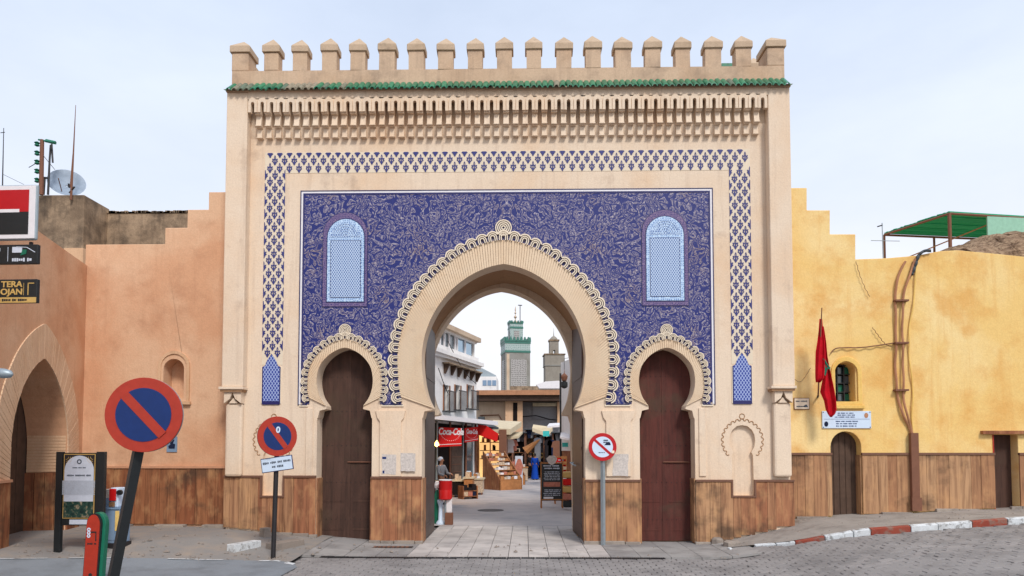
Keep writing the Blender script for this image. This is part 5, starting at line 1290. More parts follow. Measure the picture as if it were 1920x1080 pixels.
# cabinet with red machine on top
b = ground_hit(204, 1055); o_ = Vector(b)
cbn = thing('street_cabinet', 'blue grey metal cabinet behind the leaning black pole', 'cabinet', tuple(b))
w_ = (pt(222, 1055, b.y) - pt(187, 1055, b.y)).x; hC = (pt(204, 955, b.y) - o_).z
MB().box(-w_ / 2 - .02, w_ / 2 + .02, .0, .4, 0, .1).build('plinth', 'iron', cbn); MB().box(-w_ / 2, w_ / 2, .01, .38, .1, hC).build('body', 'cabinet', cbn, bev=.01); MB().box(-w_ / 2 - .02, w_ / 2 + .02, -.01, .4, hC, hC + .03).build('lid', 'cabinet', cbn)
MB().box(-w_ / 2 + .03, w_ / 2 - .09, .0, .01, .16, hC - .06).build('door', 'cabinet', cbn); MB().box(w_ / 2 - .08, w_ / 2 - .005, .0, .01, hC - .4, hC - .03).build('yellow_label', 'yellow_trim', cbn)
mch = thing('vending_box', 'small red and white box with black knob standing on the blue grey cabinet', 'box', (b.x + .0, b.y + .2, b.z + hC + .03)); k = 1 / 113
MB().box(-.22, -.06, -.12, .12, 0, 20 * k).build('blue_crate', 'cabinet', mch); MB().box(-.22, -.06, -.11, .11, 20 * k, 38 * k).build('white_carton', 'poster', mch); MB().box(-.05, .11, -.14, .12, 0, 42 * k).build('body', 'signwhite', mch, bev=.02)
MB().box(-.05, .08, -.17, -.14, 14 * k, 40 * k).build('red_front', 'red', mch, bev=.02); MB().box(-.04, .07, -.18, -.17, 2 * k, 12 * k).build('tray', 'planks_dark', mch); MB().disc(.15, 32 * k, .05, -.19, -.13, 14).build('knob', 'black', mch)
# red bollard board with rounded top and green edge
Yb = 11.0 - 16; o_ = pt(170, 1085, Yb); b = Vector((o_.x, Yb, hgt(o_.x, Yb))); o_ = b
rb = thing('marker_post', 'red round topped marker post with green edge at the bottom left', 'bollard', tuple(b))
zt2 = (pt(180, 962, Yb) - o_).z; wv = .118; xs_ = (pt(183, 1000, Yb) - o_).x; 
def rb_out(e, dx=0): 
    n = 10; return [(-wv - e + dx, 0), (wv + e + dx, 0)] + [((wv + e) * math.cos(math.pi * i / n) * (1) + .05 + dx, zt2 - .17 + (.17 + e) * math.sin(math.pi * i / n)) for i in range(n + 1)]
MB().prism(rb_out(.012, .035), .0, .10).build('green_back', 'green', rb, bev=.01); MB().prism(rb_out(0.0), -.03, .0).build('black_edge', 'black', rb); MB().prism([(x * .86, z - .02 if z > .5 else z) for x, z in rb_out(-.0)], -.045, -.03).build('red_face', 'signred', rb)
g_ = MB(); g_.ring(-.02, zt2 - .25, .012, .028, -.05, -.045, 12); g_.ring(-.02, zt2 - .30, .012, .028, -.05, -.045, 12); g_.ring(-.02, zt2 - .35, .012, .028, -.05, -.045, 12); g_.build('white_figures', 'signwhite', rb)
g_ = MB(); g_.box(.01, .10, -.05, -.045, zt2 - .30, zt2 - .28); g_.box(.085, .10, -.05, -.045, zt2 - .43, zt2 - .30)
script_lines(g_, -.04, .1, zt2 - .5, zt2 - .44, 1, .03, -.045); g_.disc(.02, zt2 - .95, .03, -.05, -.045, 8); g_.disc(.02, zt2 - 1.05, .025, -.05, -.045, 8); g_.build('dark_marks', 'iron', rb)
# signs on the far left (hung off the arched wall)
Ys = -6.4; wallx = FA.o.x + FA.u.x * ((Ys - FA.o.y) / FA.u.y)
def hung(name, lb, pxr, yt, yb, width, yaw=0.0):
    p = pt(pxr, (yt + yb) / 2, Ys); h = (pt(pxr, yt, Ys) - pt(pxr, yb, Ys)).z; root = thing(name, lb, 'sign', (p.x, Ys, p.z), math.radians(yaw)); return root, h, p
r1, h1, p1 = hung('bank_sign', 'white framed sign box with red over black square logo at left edge', 75, 348, 452, 1.3, -2)
MB().box(-.92, 0, -.06, -.01, -h1 / 2, h1 / 2).build('box', 'galv', r1, bev=.03); MB().box(-.90, -.02, -.07, -.06, -h1 / 2 + .02, h1 / 2 - .02).build('white_face', 'whiteglaze', r1, bev=.004)
hr = h1 / 2 - .08; MB().box(-.80, -.11, -.076, -.07, .04, hr).build('red_half', 'signred2', r1); MB().box(-.80, -.11, -.076, -.07, -hr, .002).build('black_half', 'black', r1); MB().box(-.80, -.24, -.078, -.07, -.005, .04).build('white_bar', 'whiteglaze', r1); MB().box(-.24, -.11, -.0765, -.07, .002, .04).build('red_half', 'signred2', r1)
MB().box(wallx - p1.x, -.8, .0, .06, -.3, -.24).build('bracket', 'iron', r1); MB().box(wallx - p1.x, -.8, .0, .06, .24, .3).build('bracket', 'iron', r1)
r2, h2, p2 = hung('dark_banner_sign', 'dark green sign strip with pale emblem under the bank sign', 73, 459, 495, 1, -2)
MB().box(-.92, 0, -.03, .03, -h2 / 2, h2 / 2).build('board', 'black', r2, bev=.006); MB().prism([(-.36, .02), (-.22, .02), (-.22, .1), (-.36, .1)], -.036, -.03).build('pale_mark', 'paper', r2); MB().prism([(-.24, -.02), (-.16, .0), (-.15, .06), (-.21, .06)], -.038, -.03).build('green_mark', 'green', r2)
mb = MB(); script_lines(mb, -.36, -.08, -.11, -.05, 1, .05, -.031); script_lines(mb, -.85, -.5, -.06, .02, 1, .045, -.031); script_lines(mb, -.85, -.48, .03, .1, 1, .05, -.031); mb.tube([(-.3, -.034, .1), (-.15, -.034, .09), (-.03, -.034, .02)], .006, 4); mb.box(-.425, -.42, -.036, -.03, -.1, .1); mb.build('lettering', 'paper', r2)
MB().box(-.14, -.1, -.01, .02, h2 / 2, h2 / 2 + .04).build('hanger', 'iron', r2); MB().box(wallx - p2.x, -.9, .03, .06, -.03, .03).build('bracket', 'iron', r2)
r3, h3, p3 = hung('gold_lettered_sign', 'black sign with blocky gold letters and gold strip below the dark banner', 72, 524, 568, 1, -2)
MB().box(-.92, 0, -.03, .03, -h3 / 2, h3 / 2).build('board', 'black', r3, bev=.006); MB().box(-.92, -.005, -.034, -.03, -h3 / 2, -h3 / 2 + .075).build('gold_strip', 'goldpaint', r3)
text('TERA', .115, (-.36, -.034, .09), r3, 'goldpaint', bold=.003, align='CENTER', sx=1.1); text('OJAN', .115, (-.36, -.034, -.015), r3, 'goldpaint', bold=.003, align='CENTER', sx=1.1)
mb = MB(); mb.box(-.13, -.118, -.036, -.03, -.06, .11); mb.box(-.13, -.04, -.036, -.03, .1, .112); mb.box(-.19, -.186, -.036, -.03, -.06, .11); mb.build('corner_mark', 'goldpaint', r3)
mb = MB(); script_lines(mb, -.85, -.1, -h3 / 2 + .015, -h3 / 2 + .06, 1, .035, -.034); mb.build('lettering', 'iron', r3); MB().box(wallx - p3.x, -.9, .03, .06, -.03, .03).build('bracket', 'iron', r3)
# silver lamp head peeping in at left
p = pt(24, 702, -7.5); lm = MB(); lm.lathe([(.012, 0), (.045, -.03), (.06, -.1), (.06, -.3), (.04, -.5)], k=14); lo = lm.build('lamp_head', 'galv', smooth=True); lo.location = p; lo.rotation_euler = (0, math.radians(96), 0); tag(lo, 'silver pointed lamp head entering at the left edge', 'lamp')
MB().tube([(0, 0, -.5), (0, 0, -1.3)], .02, 8).build('arm', 'galv', lo)

# ================================================================== THE STREET BEYOND THE GATE
# white building on the left of the street
o_ = pt(893, 838, 20.0)
RZ = math.radians(74.8)
FW = Frame((o_.x, 20.0, 0), RZ)
wb = thing('white_building', 'white two storey building with glazed upper floor behind the left of the arch', 'building', (o_.x, 20.0, 0), RZ)
def fw(px, py, y=0.0): return FW.at(px, py, y)
zg0 = fw(893, 680)[1]; zg1 = fw(893, 641)[1]; zr1 = fw(893, 637)[1] + .0; zled = fw(893, 692)[1]; zbot = fw(893, 770)[1]
zsh = fw(893, 790)[1]
wins = [fw(834, 708)[0:1] + (0,), ]
def rect(px0, px1, py0, py1, y=0.0):
    a, z1 = fw(px0, py0, y); b, z0 = fw(px1, py1, y); z1b = fw((px0 + px1) / 2, py0, y)[1]; z0b = fw((px0 + px1) / 2, py1, y)[1]; return a, b, z0b, z1b
W_ = [rect(832, 842, 722, 770), rect(853, 863, 722, 768), rect(876, 886, 722, 766)]
holes = [[(a, c), (b, c), (b, d), (a, d)] for a, b, c, d in W_]
MB().prism([(-16, 0), (0, 0), (0, zled), (-16, zled)], 0, .3, holes).build('wall', 'white', wb)
MB().box(-16, 0, .3, 8, 0, zled).build('body', 'white', wb)
MB().box(-16, .12, -.22, 8, zled, zled + .12).build('ledge', 'white', wb); MB().box(-16, .2, -.34, 8, zled + .12, zled + .3).build('ledge', 'white', wb); 
zA1 = fw(893, 672)[1]; MB().box(-16, .05, -.1, 8, zled + .3, zA1).build('parapet', 'white', wb)
zR = fw(893, 634)[1]
MB().box(-16, -.1, .25, 7, zA1, zR - .3).build('glazed_storey', 'glass', wb)
MB().box(-16, .15, -.2, 8, zR - .22, zR).build('roof_slab', 'beige', wb); MB().box(-16, .05, 0, 7.5, zR - .3, zR - .22).build('frieze', 'white', wb)
ux = [fw(p, 650)[0] for p in (818, 830, 838, 847, 858, 862, 877, 891)]
for i, (a, b) in enumerate(zip(ux, ux[1:])):
    MB().box(a + .06, b - .03, .18, .22, zA1 + .05, zR - .32).build('window_pane', 'glass2' if i >= 5 else 'glass', wb)
    MB().box(a - .03, a + .05, .1, .26, zA1, zR - .3).build('mullion', 'whiteglaze', wb)
MB().box(-.08, 0.0, .1, .26, zA1, zR - .3).build('mullion', 'white', wb)
for a, b, c, d in W_:
    MB().box(a, b, .2, .25, c, d).build('window_pane', 'glass', wb)
    MB().box(a - .12, b + .12, -.3, -.26, c - .05, c + .9).build('balcony_rail', 'iron', wb) if False else None
    rl = MB()
    k = 7
    for i in range(k + 1): x = a - .15 + (b - a + .3) * i / k; rl.box(x - .012, x + .012, -.28, -.256, c - .02, c + .85)
    rl.box(a - .17, b + .17, -.29, -.25, c + .85, c + .89); rl.box(a - .17, b + .17, -.29, 0, c - .06, c - .02); rl.build('balcony', 'iron', wb)
    MB().box(a - .1, a, -.03, 0, c, d).build('shutter', 'planks_dark', wb); MB().box(b, b + .1, -.03, 0, c, d).build('shutter', 'planks_dark', wb)
a, b = fw(832, 715)[0], fw(892, 715)[0]; z1 = fw(893, 697)[1]
n = 5
for i in range(n + 1):
    x = a + (b - a) * i / n; MB().prism([(0, 0), (.02, -.42), (.08, -.45), (.3, 0)], -.05, .05).build('eave_bracket', 'door_old', wb).matrix_local = Matrix.Translation((x, 0, z1 - .1)) @ Matrix.Rotation(-math.pi / 2, 4, 'Z')
MB().box(a - .2, b + .1, -.34, 0, z1 - .1, z1 - .04).build('canopy', 'darkstone', wb)
# shop front level
zc = fw(893, 796)[1]
aw1 = thing('flat_shop_awning', 'long thin grey awning roof over the red drink banners', 'awning', (o_.x, 20.0, zc), RZ)
MB().box(-15, .35, -1.0, .0, 0, .12).build('roof', 'galv', aw1); MB().box(-15, .35, -1.05, -1.0, -.04, .16).build('edge', 'whiteglaze', aw1)
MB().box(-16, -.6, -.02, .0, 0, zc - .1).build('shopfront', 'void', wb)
for i, p in enumerate((817, 842, 866, 872, 884, 890)):
    x = fw(p, 850)[0]; MB().box(x - .05, x + .05, -.08, -.02, 0, zc).build('shop_post', 'rust' if i % 2 else 'galv', wb)
x0, x1_ = fw(844, 850)[0], fw(865, 850)[0]; MB().box(x0 + .05, x1_ - .05, -.05, -.02, .1, zc - .7).build('shop_door', 'door_old', wb)
for i in range(5): MB().box(x0 + .1, x1_ - .1, -.07, -.05, .3 + i * .35, .32 + i * .35).build('shelf', 'rust', wb)
x0, x1_ = fw(874, 850)[0], fw(884, 850)[0]; MB().box(x0, x1_, -.05, -.02, .8, zc - .6).build('shop_window', 'glass', wb)
# warm bulb and small things in the first shop
lmp = tag(MB().lathe([(.02, -.12), (.09, -.06), (.1, 0), (.05, .09), (.02, .14)], k=10).build('bulb', 'lamp', smooth=True), 'glowing bulb hanging under the red awning by the seller', 'lamp'); p = pt(819, 832, 12.0); lmp.location = p
MB().tube([(0, 0, .13), (0, 0, .9)], .012, 4).build('flex', 'iron', lmp)
pl_l = bpy.data.lights.new('bulb_light', 'POINT'); pl_l.energy = 60; pl_l.color = (1, .62, .3); pl_l.shadow_soft_size = .12; pl_o = bpy.data.objects.new('bulb_light', pl_l); COL.objects.link(pl_o); pl_o.parent = lmp; pl_o.location = (0, -.3, -.1)
def banner(lb, pxa, pxb, yta, ytb, yba, ybb, Y0, Y1, words, size, extra=True):
    a = pt(pxa, yta, Y0); b = pt(pxb, ytb, Y1); c = pt(pxb, ybb, Y1); d = pt(pxa, yba, Y0)
    ang = math.atan2(b.y - a.y, b.x - a.x); wd = math.hypot(b.x - a.x, b.y - a.y)
    r_ = thing('drink_banner', lb, 'banner', tuple(a), ang, 'red drink banners')
    zt2, zb2 = 0, (d.z - a.z)
    MB().quadbox([(0, d.z - a.z), (wd, c.z - a.z), (wd, b.z - a.z), (0, 0)], -.015, .015).build('cloth', 'awning_red', r_)
    h = -zb2
    text(words, size, (wd * .52, -.02, -h * .22), r_, 'whiteglaze', shear=.25, sx=.95, bold=.012)
    MB().quadbox([(0, zb2 + h * .1), (wd, (c.z - a.z) + h * .1), (wd, (c.z - a.z) + h * .13), (0, zb2 + h * .13)], -.02, -.015).build('white_stripe', 'whiteglaze', r_)
    mb = MB()
    for i in range(14):
        q = math.pi * (1.08 + .84 * i / 13); mb.disc(wd * .5 + wd * .42 * math.cos(q), -h * .3 + h * .38 * math.sin(q), .018, -.02, -.015, 6)
    mb.build('dotted_arc', 'whiteglaze', r_, kind='stuff'); return r_
banner('red hanging awning cloth with white script nearest the seller', 823, 865, 801, 803, 838, 836, 14.0, 15.2, 'Coca-Cola', .40)
banner('second shorter red hanging awning cloth right of the first', 871, 896, 803, 800, 830, 826, 17.0, 18.4, 'Coca-Cola', .3)
banner('small slanting red banner with white oval over the stepped stall', 908, 943, 812, 817, 822, 827, 22.0, 22.6, '', .2)
rb2 = tag(MB().prism([(0, 0), (.95, -.35), (1.0, .05), (.4, .45), (0, .5)], -.02, .02).build('red_flap', 'awning_red'), 'loose red cloth flap at the right edge of the second banner', 'cloth'); rb2.location = pt(896, 815, 18.5)
# beige building across the street end
Yb = 38; o_ = pt(975, 838, Yb); o_.z = 0
bb = thing('beige_building', 'low beige building with brown eave closing the street under the green minaret', 'building', (o_.x, Yb, 0))
def B(px, py, y=0.0): p = pt(px, py, Yb + y); return p.x - o_.x, p.z
xa, xb = B(880, 740)[0], B(1056, 740)[0]; zt2 = B(970, 742)[1]
xm1 = B(948, 760)[0]; xm2 = B(980, 760)[0]
MB().box(xa, xm1, 0, 6, 0, zt2 - .3).build('wall', 'beige', bb); MB().box(xm1, xm2, -.6, 6, 0, zt2 - .3).build('wall', 'tan', bb); MB().box(xm2, xb, .8, 6, 0, zt2 - .3).build('wall', 'greyfabric', bb)
MB().box(xa, xb, -1.6, 6, zt2 - .05, zt2 + .3).build('eave', 'beam', bb); MB().box(xa, xb, -1.3, 6, zt2 - .45, zt2 - .05).build('eave_painted_shadow', 'door_old', bb)  # dark box below the eave draws its shadow as solid colour
MB().box(xa, xb, 3, 6, zt2 + .3, B(970, 733)[1]).build('upper_parapet', 'darkstone', bb)
a, z1 = B(962, 755, -.6); b, z0 = B(970, 789, -.6); MB().box(a, b, -.64, -.6, z0, z1).build('slit_window', 'void', bb)
a, z1 = B(999, 755); b, z0 = B(1044, 761); MB().box(a, b, .2, .8, z0, z1).build('shutter_box', 'canvas', bb); MB().box(a, b, .7, .8, B(1000, 785)[1], z0).build('roller_shutter', 'greyfabric', bb)
a, z1 = B(1045, 750); b, z0 = B(1053, 795); MB().box(a, b, .1, .8, z0, z1).build('stone_pier', 'tan', bb)
a, z1 = B(950, 733); b, z0 = B(977, 741); 
for i in range(3): MB().box(a + i * (b - a) / 3 + .03, a + (i + 1) * (b - a) / 3, -1.0, -.4, zt2 + .3, z1).build('ridge_stone', 'beige', bb)
a, z1 = B(897, 782); b, z0 = B(909, 798); MB().box(a, b, -.5, 0, z0, z1).build('meter_box', 'slategrey', bb)
MB().tube([(B(900, 779)[0], -.1, B(900, 779)[1]), (B(935, 778)[0], -.1, B(935, 778)[1]), (B(946, 795)[0], -.1, B(946, 795)[1])], .04, 5).build('cable', 'rust', bb)
MB().tube([(B(980, 781)[0], .2, B(980, 781)[1]), (B(1005, 779)[0], .2, B(1005, 779)[1]), (B(1030, 786)[0], .2, B(1030, 786)[1]), (B(1052, 788)[0], .2, B(1052, 788)[1])], .05, 5).build('cable', 'iron', bb)
# minarets
def minaret(name, lb, px0, pxs, px1, Yd, ytop, ybase, mats, upper, twist):
    a = pt(px0, ytop, Yd); b = pt(px1, ytop, Yd); zb_ = 0; m_ = (a.x + b.x) / 2; th = twist
    apparent = b.x - a.x; W = apparent / (math.cos(th) + math.sin(th)); r_ = thing(name, lb, 'minaret', (m_, Yd + W / 2, 0), th)
    return r_, W
g1, W = minaret('green_minaret', 'tall minaret with green tiled top and thin gold finial seen through the arch', 938, 944, 994, 104, 640, 735, None, None, math.radians(12))
def Z(py, Yd=104): return pt(965, py, Yd).z
h = W / 2
MB().box(-h, h, -h, h, 0, Z(661)).build('shaft', 'brownstone', g1)
for s_ in (0, 1):
    rr = math.pi / 2 * -s_ if s_ else 0
    pn = MB().box(-h * .55, h * .7, -h - .06, -h, Z(738), Z(674)).build('net_panel', 'sebka', g1); pn.rotation_euler = (0, 0, -math.pi / 2 * s_)
    MB().box(-h * .9, -h * .68, -h - .04, -h, Z(738), Z(664)).build('corner_strip', 'beige', g1).rotation_euler = (0, 0, -math.pi / 2 * s_)
MB().box(-h - .08, h + .08, -h - .08, h + .08, Z(661), Z(657)).build('green_band', 'mindark', g1); MB().box(-h - .03, h + .03, -h - .03, h + .03, Z(657), Z(644)).build('tile_band', 'mingreen', g1); MB().box(-h - .1, h + .1, -h - .1, h + .1, Z(644), Z(640)).build('green_band', 'mindark', g1)
nm = 7; srcm = None
for s_ in range(4):
    for i in range(nm):
        x = -h + (i + .5) * W / nm; q = math.pi / 2 * s_; xx, yy = x * math.cos(q) + h * math.sin(q), x * math.sin(q) - h * math.cos(q)
        if srcm is None:
            mm = MB(); u = W / nm; 
            for k in range(3): mm.box(-u * (.46 - .15 * k), u * (.46 - .15 * k), -.18, .18, .26 * k, .26 * (k + 1))
            srcm = mm.build('merlon', 'mindark', g1); srcm.location = (xx, yy, Z(640)); srcm.rotation_euler = (0, 0, q)
        else: inst(srcm, g1, (xx, yy, Z(640)), (0, 0, q))
w2 = h * .52; z0 = Z(640); z1 = Z(604); MB().box(-w2, w2, -w2, w2, z0, z1).build('lantern', 'mingreen', g1)
for s_ in (0, 1): MB().box(-w2 * .4, w2 * .4, -w2 - .05, -w2, z0 + .6, z0 + (z1 - z0) * .6).build('lantern_window', 'sebka', g1).rotation_euler = (0, 0, -math.pi / 2 * s_)
MB().box(-w2 - .05, w2 + .05, -w2 - .05, w2 + .05, z0 + (z1 - z0) * .72, z0 + (z1 - z0) * .82).build('green_band', 'mindark', g1); MB().box(-w2 - .04, w2 + .04, -w2 - .04, w2 + .04, z1 - .12, z1 + .12).build('green_band', 'mindark', g1)
for s_ in range(4):
    for i in range(4):
        x = -w2 + (i + .5) * w2 / 2; q = math.pi / 2 * s_; inst(srcm, g1, (x * math.cos(q) + w2 * math.sin(q), x * math.sin(q) - w2 * math.cos(q), z1 + .1), (0, 0, q), (.75, .75, .5))
zf = Z(600); MB().lathe([(.7, zf - .5), (.55, zf), (.12, zf + .3), (.08, zf + .6), (.3, zf + .9), (.08, zf + 1.2), (.05, zf + 1.4), (.2, zf + 1.6), (.05, zf + 1.85), (.12, zf + 2.1), (.02, zf + 2.8)], 0, 0, 12).build('finial', 'beige', g1, smooth=True)
MB().tube([(w2 * .75, 0, zf - .3), (w2 * .75, 0, Z(568))], .07, 6).build('flag_mast', 'iron', g1); MB().box(w2 * .75 - .35, w2 * .75 + .35, -.1, .1, Z(568), Z(568) + .12).build('mast_top', 'iron', g1)
g2_, W = minaret('stone_minaret', 'plain grey stone minaret with small domed lantern right of the green one', 1020, 0, 1058, 134, 665, 735, None, None, math.radians(4))
def Z2(py): return pt(1040, py, 134).z
h = W / 2
MB().box(-h, h, -h, h, 0, Z2(664)).build('shaft', 'brownstone2', g2_); MB().box(-h - .15, h + .15, -h - .15, h + .15, Z2(686), Z2(684)).build('string_course', 'brownstone', g2_)
MB().box(-h - .1, h + .1, -h - .1, h + .1, Z2(684), Z2(666)).build('carved_band', 'brownstone2', g2_); MB().box(-h - .25, h + .25, -h - .25, h + .25, Z2(665), Z2(663)).build('cornice', 'darkstone', g2_)
w2 = h * .48; MB().prism([(-w2, Z2(664)), (-w2 * .2, Z2(664)), (-w2 * .2, Z2(655)), (w2 * .2, Z2(655)), (w2 * .2, Z2(664)), (w2, Z2(664)), (w2, Z2(638)), (-w2, Z2(638))], -w2, -w2 * .8).build('lantern', 'brownstone2', g2_); MB().prism([(-w2, Z2(664)), (-w2 * .2, Z2(664)), (-w2 * .2, Z2(655)), (w2 * .2, Z2(655)), (w2 * .2, Z2(664)), (w2, Z2(664)), (w2, Z2(638)), (-w2, Z2(638))], w2 * .8, w2).build('lantern', 'brownstone2', g2_)
MB().box(-w2, -w2 * .3, -w2 * .8, w2 * .8, Z2(664), Z2(638)).build('lantern_side', 'brownstone2', g2_); MB().box(w2 * .3, w2, -w2 * .8, w2 * .8, Z2(664), Z2(638)).build('lantern_side', 'brownstone2', g2_)
MB().box(-w2 - .15, w2 + .15, -w2 - .15, w2 + .15, Z2(638), Z2(635)).build('cornice', 'darkstone', g2_); MB().lathe([(w2 * .95, Z2(635)), (w2 * .8, Z2(632)), (w2 * .45, Z2(629)), (.1, Z2(627)), (.05, Z2(620)), (.02, Z2(612))], 0, 0, 14).build('dome', 'brownstone2', g2_, smooth=True)
# distant white house and grey roof between
a = pt(897, 703, 64); o_ = Vector((a.x, 64, 0)); wh = thing('distant_white_house', 'far pale house with blue windows between white building and green minaret', 'house', tuple(o_))
b = pt(931, 707, 64) - o_; t1 = pt(905, 706, 64).z; MB().box(-1, b.x, 0, 6, 0, t1).build('wall', 'white', wh)
MB().prism([(-.4, t1), (b.x, t1), (b.x * .95, t1 + .2), (.4, t1 + 1.0), (-.2, t1 + 1.0)], .5, 5).build('roof', 'galv', wh)
for i in range(3):
    x = (pt(905 + i * 9, 715, 64) - o_).x; MB().box(x, x + .75 * .6, -.05, 0, pt(905, 723, 64).z, pt(905, 713, 64).z).build('window', 'cabinet', wh)
a = pt(994, 724, 90); b = pt(1022, 724, 90); gh = tag(MB().box(-3, b.x - a.x + 5, 0, 6, 0, a.z).build('grey_house', 'darkstone'), 'low dark grey house between the two minarets', 'house'); gh.location = (a.x, 90, 0)
# right side of the street: white house strip with lantern, stalls
o_ = pt(1052, 838, 16.0); rw = thing('white_corner_house', 'narrow white house front at the right of the street', 'house', (o_.x, 16.0, 0), math.radians(-76))
MB().box(0, 9, 0, .3, 2.0, pt(1052, 680, 16).z).build('wall', 'white', rw); MB().box(0, 9, .02, .3, 0, 2.0).build('lower_wall', 'planks_dark', rw)
MB().box(-.02, .06, -.06, .3, 0, pt(1052, 700, 16).z).build('corner_pipe', 'iron', rw)
p = pt(1058, 705, 14); ln = thing('hanging_lantern', 'red and dark metal lantern hanging high at the right of the street', 'lantern', tuple(p))
MB().lathe([(.01, .5), (.03, .2), (.2, .05), (.24, -.05), (.17, -.3), (.1, -.36)], k=8).build('red_shade', 'signred', ln); MB().lathe([(.1, -.36), (.22, -.42), (.24, -.7), (.16, -.82), (.05, -.86)], k=8).build('dark_base', 'black', ln); MB().tube([(0, 0, .45), (.0, 0, 1.2), (.6, 0, 1.3)], .02, 5).build('hanger', 'iron', ln)
ln.scale = (.62, .62, .62)
for c_ in ln.children:
    if c_.name.startswith('red_shade'): c_.data.materials[0] = M['rust']
p = pt(1040, 722, 30); sk_ = tag(MB().prism([(-1.0, -.25), (.6, -.25), (.6, 0), (.25, .25), (-.6, .2), (-1.2, 0)], -.4, .4).build('white_awning', 'whiteglaze'), 'white sunlit awning high on the right below the stone minaret', 'awning'); sk_.location = p
# ---- stalls
def stepped_stall(px, py, Y, rz, Wd, tiers, label, H=1.95, hb=.55, group=None):
    """tiered display whose steps face local -y"""
    p = pt(px, py, Y); r_ = thing('sweets_stall', label, 'market stall', (p.x, Y, 0), rz, group); D = .24 * tiers
    pr = [(0, 0), (-D, 0), (-D, hb), (0, H)]
    for x in (0, Wd - .05):
        MB().add([(x, a, b) for a, b in pr] + [(x + .05, a, b) for a, b in pr], [(0, 1, 2, 3), (7, 6, 5, 4), (0, 4, 5, 1), (1, 5, 6, 2), (2, 6, 7, 3), (3, 7, 4, 0)]).build('side_panel', 'planks_dark', r_)
    MB().box(0, Wd, -D, -D + .04, 0, hb - .05).build('front_board', 'orangewood', r_)
    for i in range(tiers):
        y0 = -D + i * .24; z = hb + (H - hb) * i / tiers
        MB().box(.05, Wd - .05, y0 + .02, y0 + .26, z - .04, z - .01).build('shelf', 'orangewood', r_)
        x = .08
        while x < Wd - .25:
            w_ = uni(.14, .26); MB().box(x, x + w_ - .02, y0 + .03, y0 + .2, z - .01, z + uni(.07, .16)).build('packet_box', random.choice(['goods', 'goods', 'poster', 'orangewood', 'whiteglaze', 'pinkcloth']), r_); x += w_
    return r_
stepped_stall(905, 905, 20.6, math.radians(40), 1.45, 6, 'stepped market stall stacked with pale packets in front of the warm lit shop')
stepped_stall(938, 900, 25.0, math.radians(34), 1.1, 4, 'lower stepped stall with packets right of the tall stepped one', 1.4)
a = pt(897, 845, 22.2); rm = thing('warm_lit_shop', 'warmly lit small shop behind the stepped stall', 'shop', (a.x, 22.2, 0))
w_ = (pt(936, 845, 22.2) - a).x; MB().box(0, w_, .8, .9, 0, 2.9).build('glowing_back_wall', 'lamp', rm); MB().box(-.1, 0, -.3, 3, 0, 3.1).build('post', 'planks_dark', rm); MB().box(w_, w_ + .4, -.3, 3, 0, 3.1).build('post', 'rust', rm); MB().box(w_ * .55, w_ * .6, -.2, 0, 0, 2.9).build('post', 'planks_dark', rm)  # the back wall itself glows, standing in for lamplight on it
for z in (1.5, 1.95, 2.4): MB().box(.05, w_, .4, .8, z, z + .04).build('shelf', 'orangewood', rm)
for i in range(14): x = uni(.1, w_ - .2); z = random.choice((1.54, 1.99, 2.44)); MB().box(x, x + .12, .45, .7, z, z + uni(.15, .3)).build('jar', random.choice(['goods', 'rust', 'orangewood']), rm)
# counter tables at the left
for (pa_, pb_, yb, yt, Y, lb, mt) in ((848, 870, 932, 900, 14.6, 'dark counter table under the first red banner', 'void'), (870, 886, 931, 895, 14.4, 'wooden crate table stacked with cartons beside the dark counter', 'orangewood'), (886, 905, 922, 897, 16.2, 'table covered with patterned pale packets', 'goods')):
    a = pt(pa_, yb, Y); b = pt(pb_, yb, Y); H = pt(pa_, yt, Y).z; r_ = thing('counter_table', lb, 'table', (a.x, Y, 0)); w_ = b.x - a.x
    MB().box(0, w_, 0, 1.1, .1, H - .06).build('body', mt, r_); MB().box(-.05, w_ + .05, -.05, 1.2, H - .06, H).build('top', 'canvas', r_)
    for x in (0, w_ - .08): MB().box(x, x + .07, -.01, .06, 0, .1).build('leg', 'rust', r_)
    for k in range(6):
        x = uni(.02, max(.05, w_ - .25)); MB().box(x, x + uni(.1, .2), .05 + k * .12, .14 + k * .12, H, H + uni(.08, .26)).build('carton', random.choice(['goods', 'whiteglaze', 'orangewood', 'signwhite']), r_)
# awnings, mid distance
def slab_thing(name, lb, cat, pts, Y0, Y1, th, mat):
    """sloping sheet: front edge pixels at Y0, back edge pixels at Y1"""
    (ax, ay), (bx, by), (cx, cy), (dx, dy) = pts; P = [pt(ax, ay, Y0), pt(bx, by, Y0), pt(cx, cy, Y1), pt(dx, dy, Y1)]; o_ = P[0].copy()
    mb = MB(); mb.add([tuple(p - o_) for p in P] + [tuple(p - o_ + Vector((0, 0, th))) for p in P], [(0, 3, 2, 1), (4, 5, 6, 7), (0, 1, 5, 4), (1, 2, 6, 5), (2, 3, 7, 6), (3, 0, 4, 7)])
    o = mb.build(name, mat); o.location = o_; return tag(o, lb, cat)
slab_thing('canvas_awning', 'broad beige canvas awning over the middle left stalls', 'awning', [(912, 812), (957, 815), (978, 800), (925, 797)], 22, 26, .3, 'canvas')
slab_thing('lower_awning', 'narrow lower beige awning right of the small red banner', 'awning', [(935, 824), (972, 822), (980, 813), (945, 815)], 23, 26, .12, 'canvas')
slab_thing('dark_awning', 'dark grey flat awning left of the beige canvas', 'awning', [(892, 806), (935, 805), (925, 800), (895, 799)], 19.5, 22, .1, 'slategrey')
slab_thing('white_shelf_awning', 'thin white awning sheet at the right side stalls', 'awning', [(1026, 802), (1066, 800), (1066, 795), (1030, 797)], 22, 25, .1, 'whiteglaze')
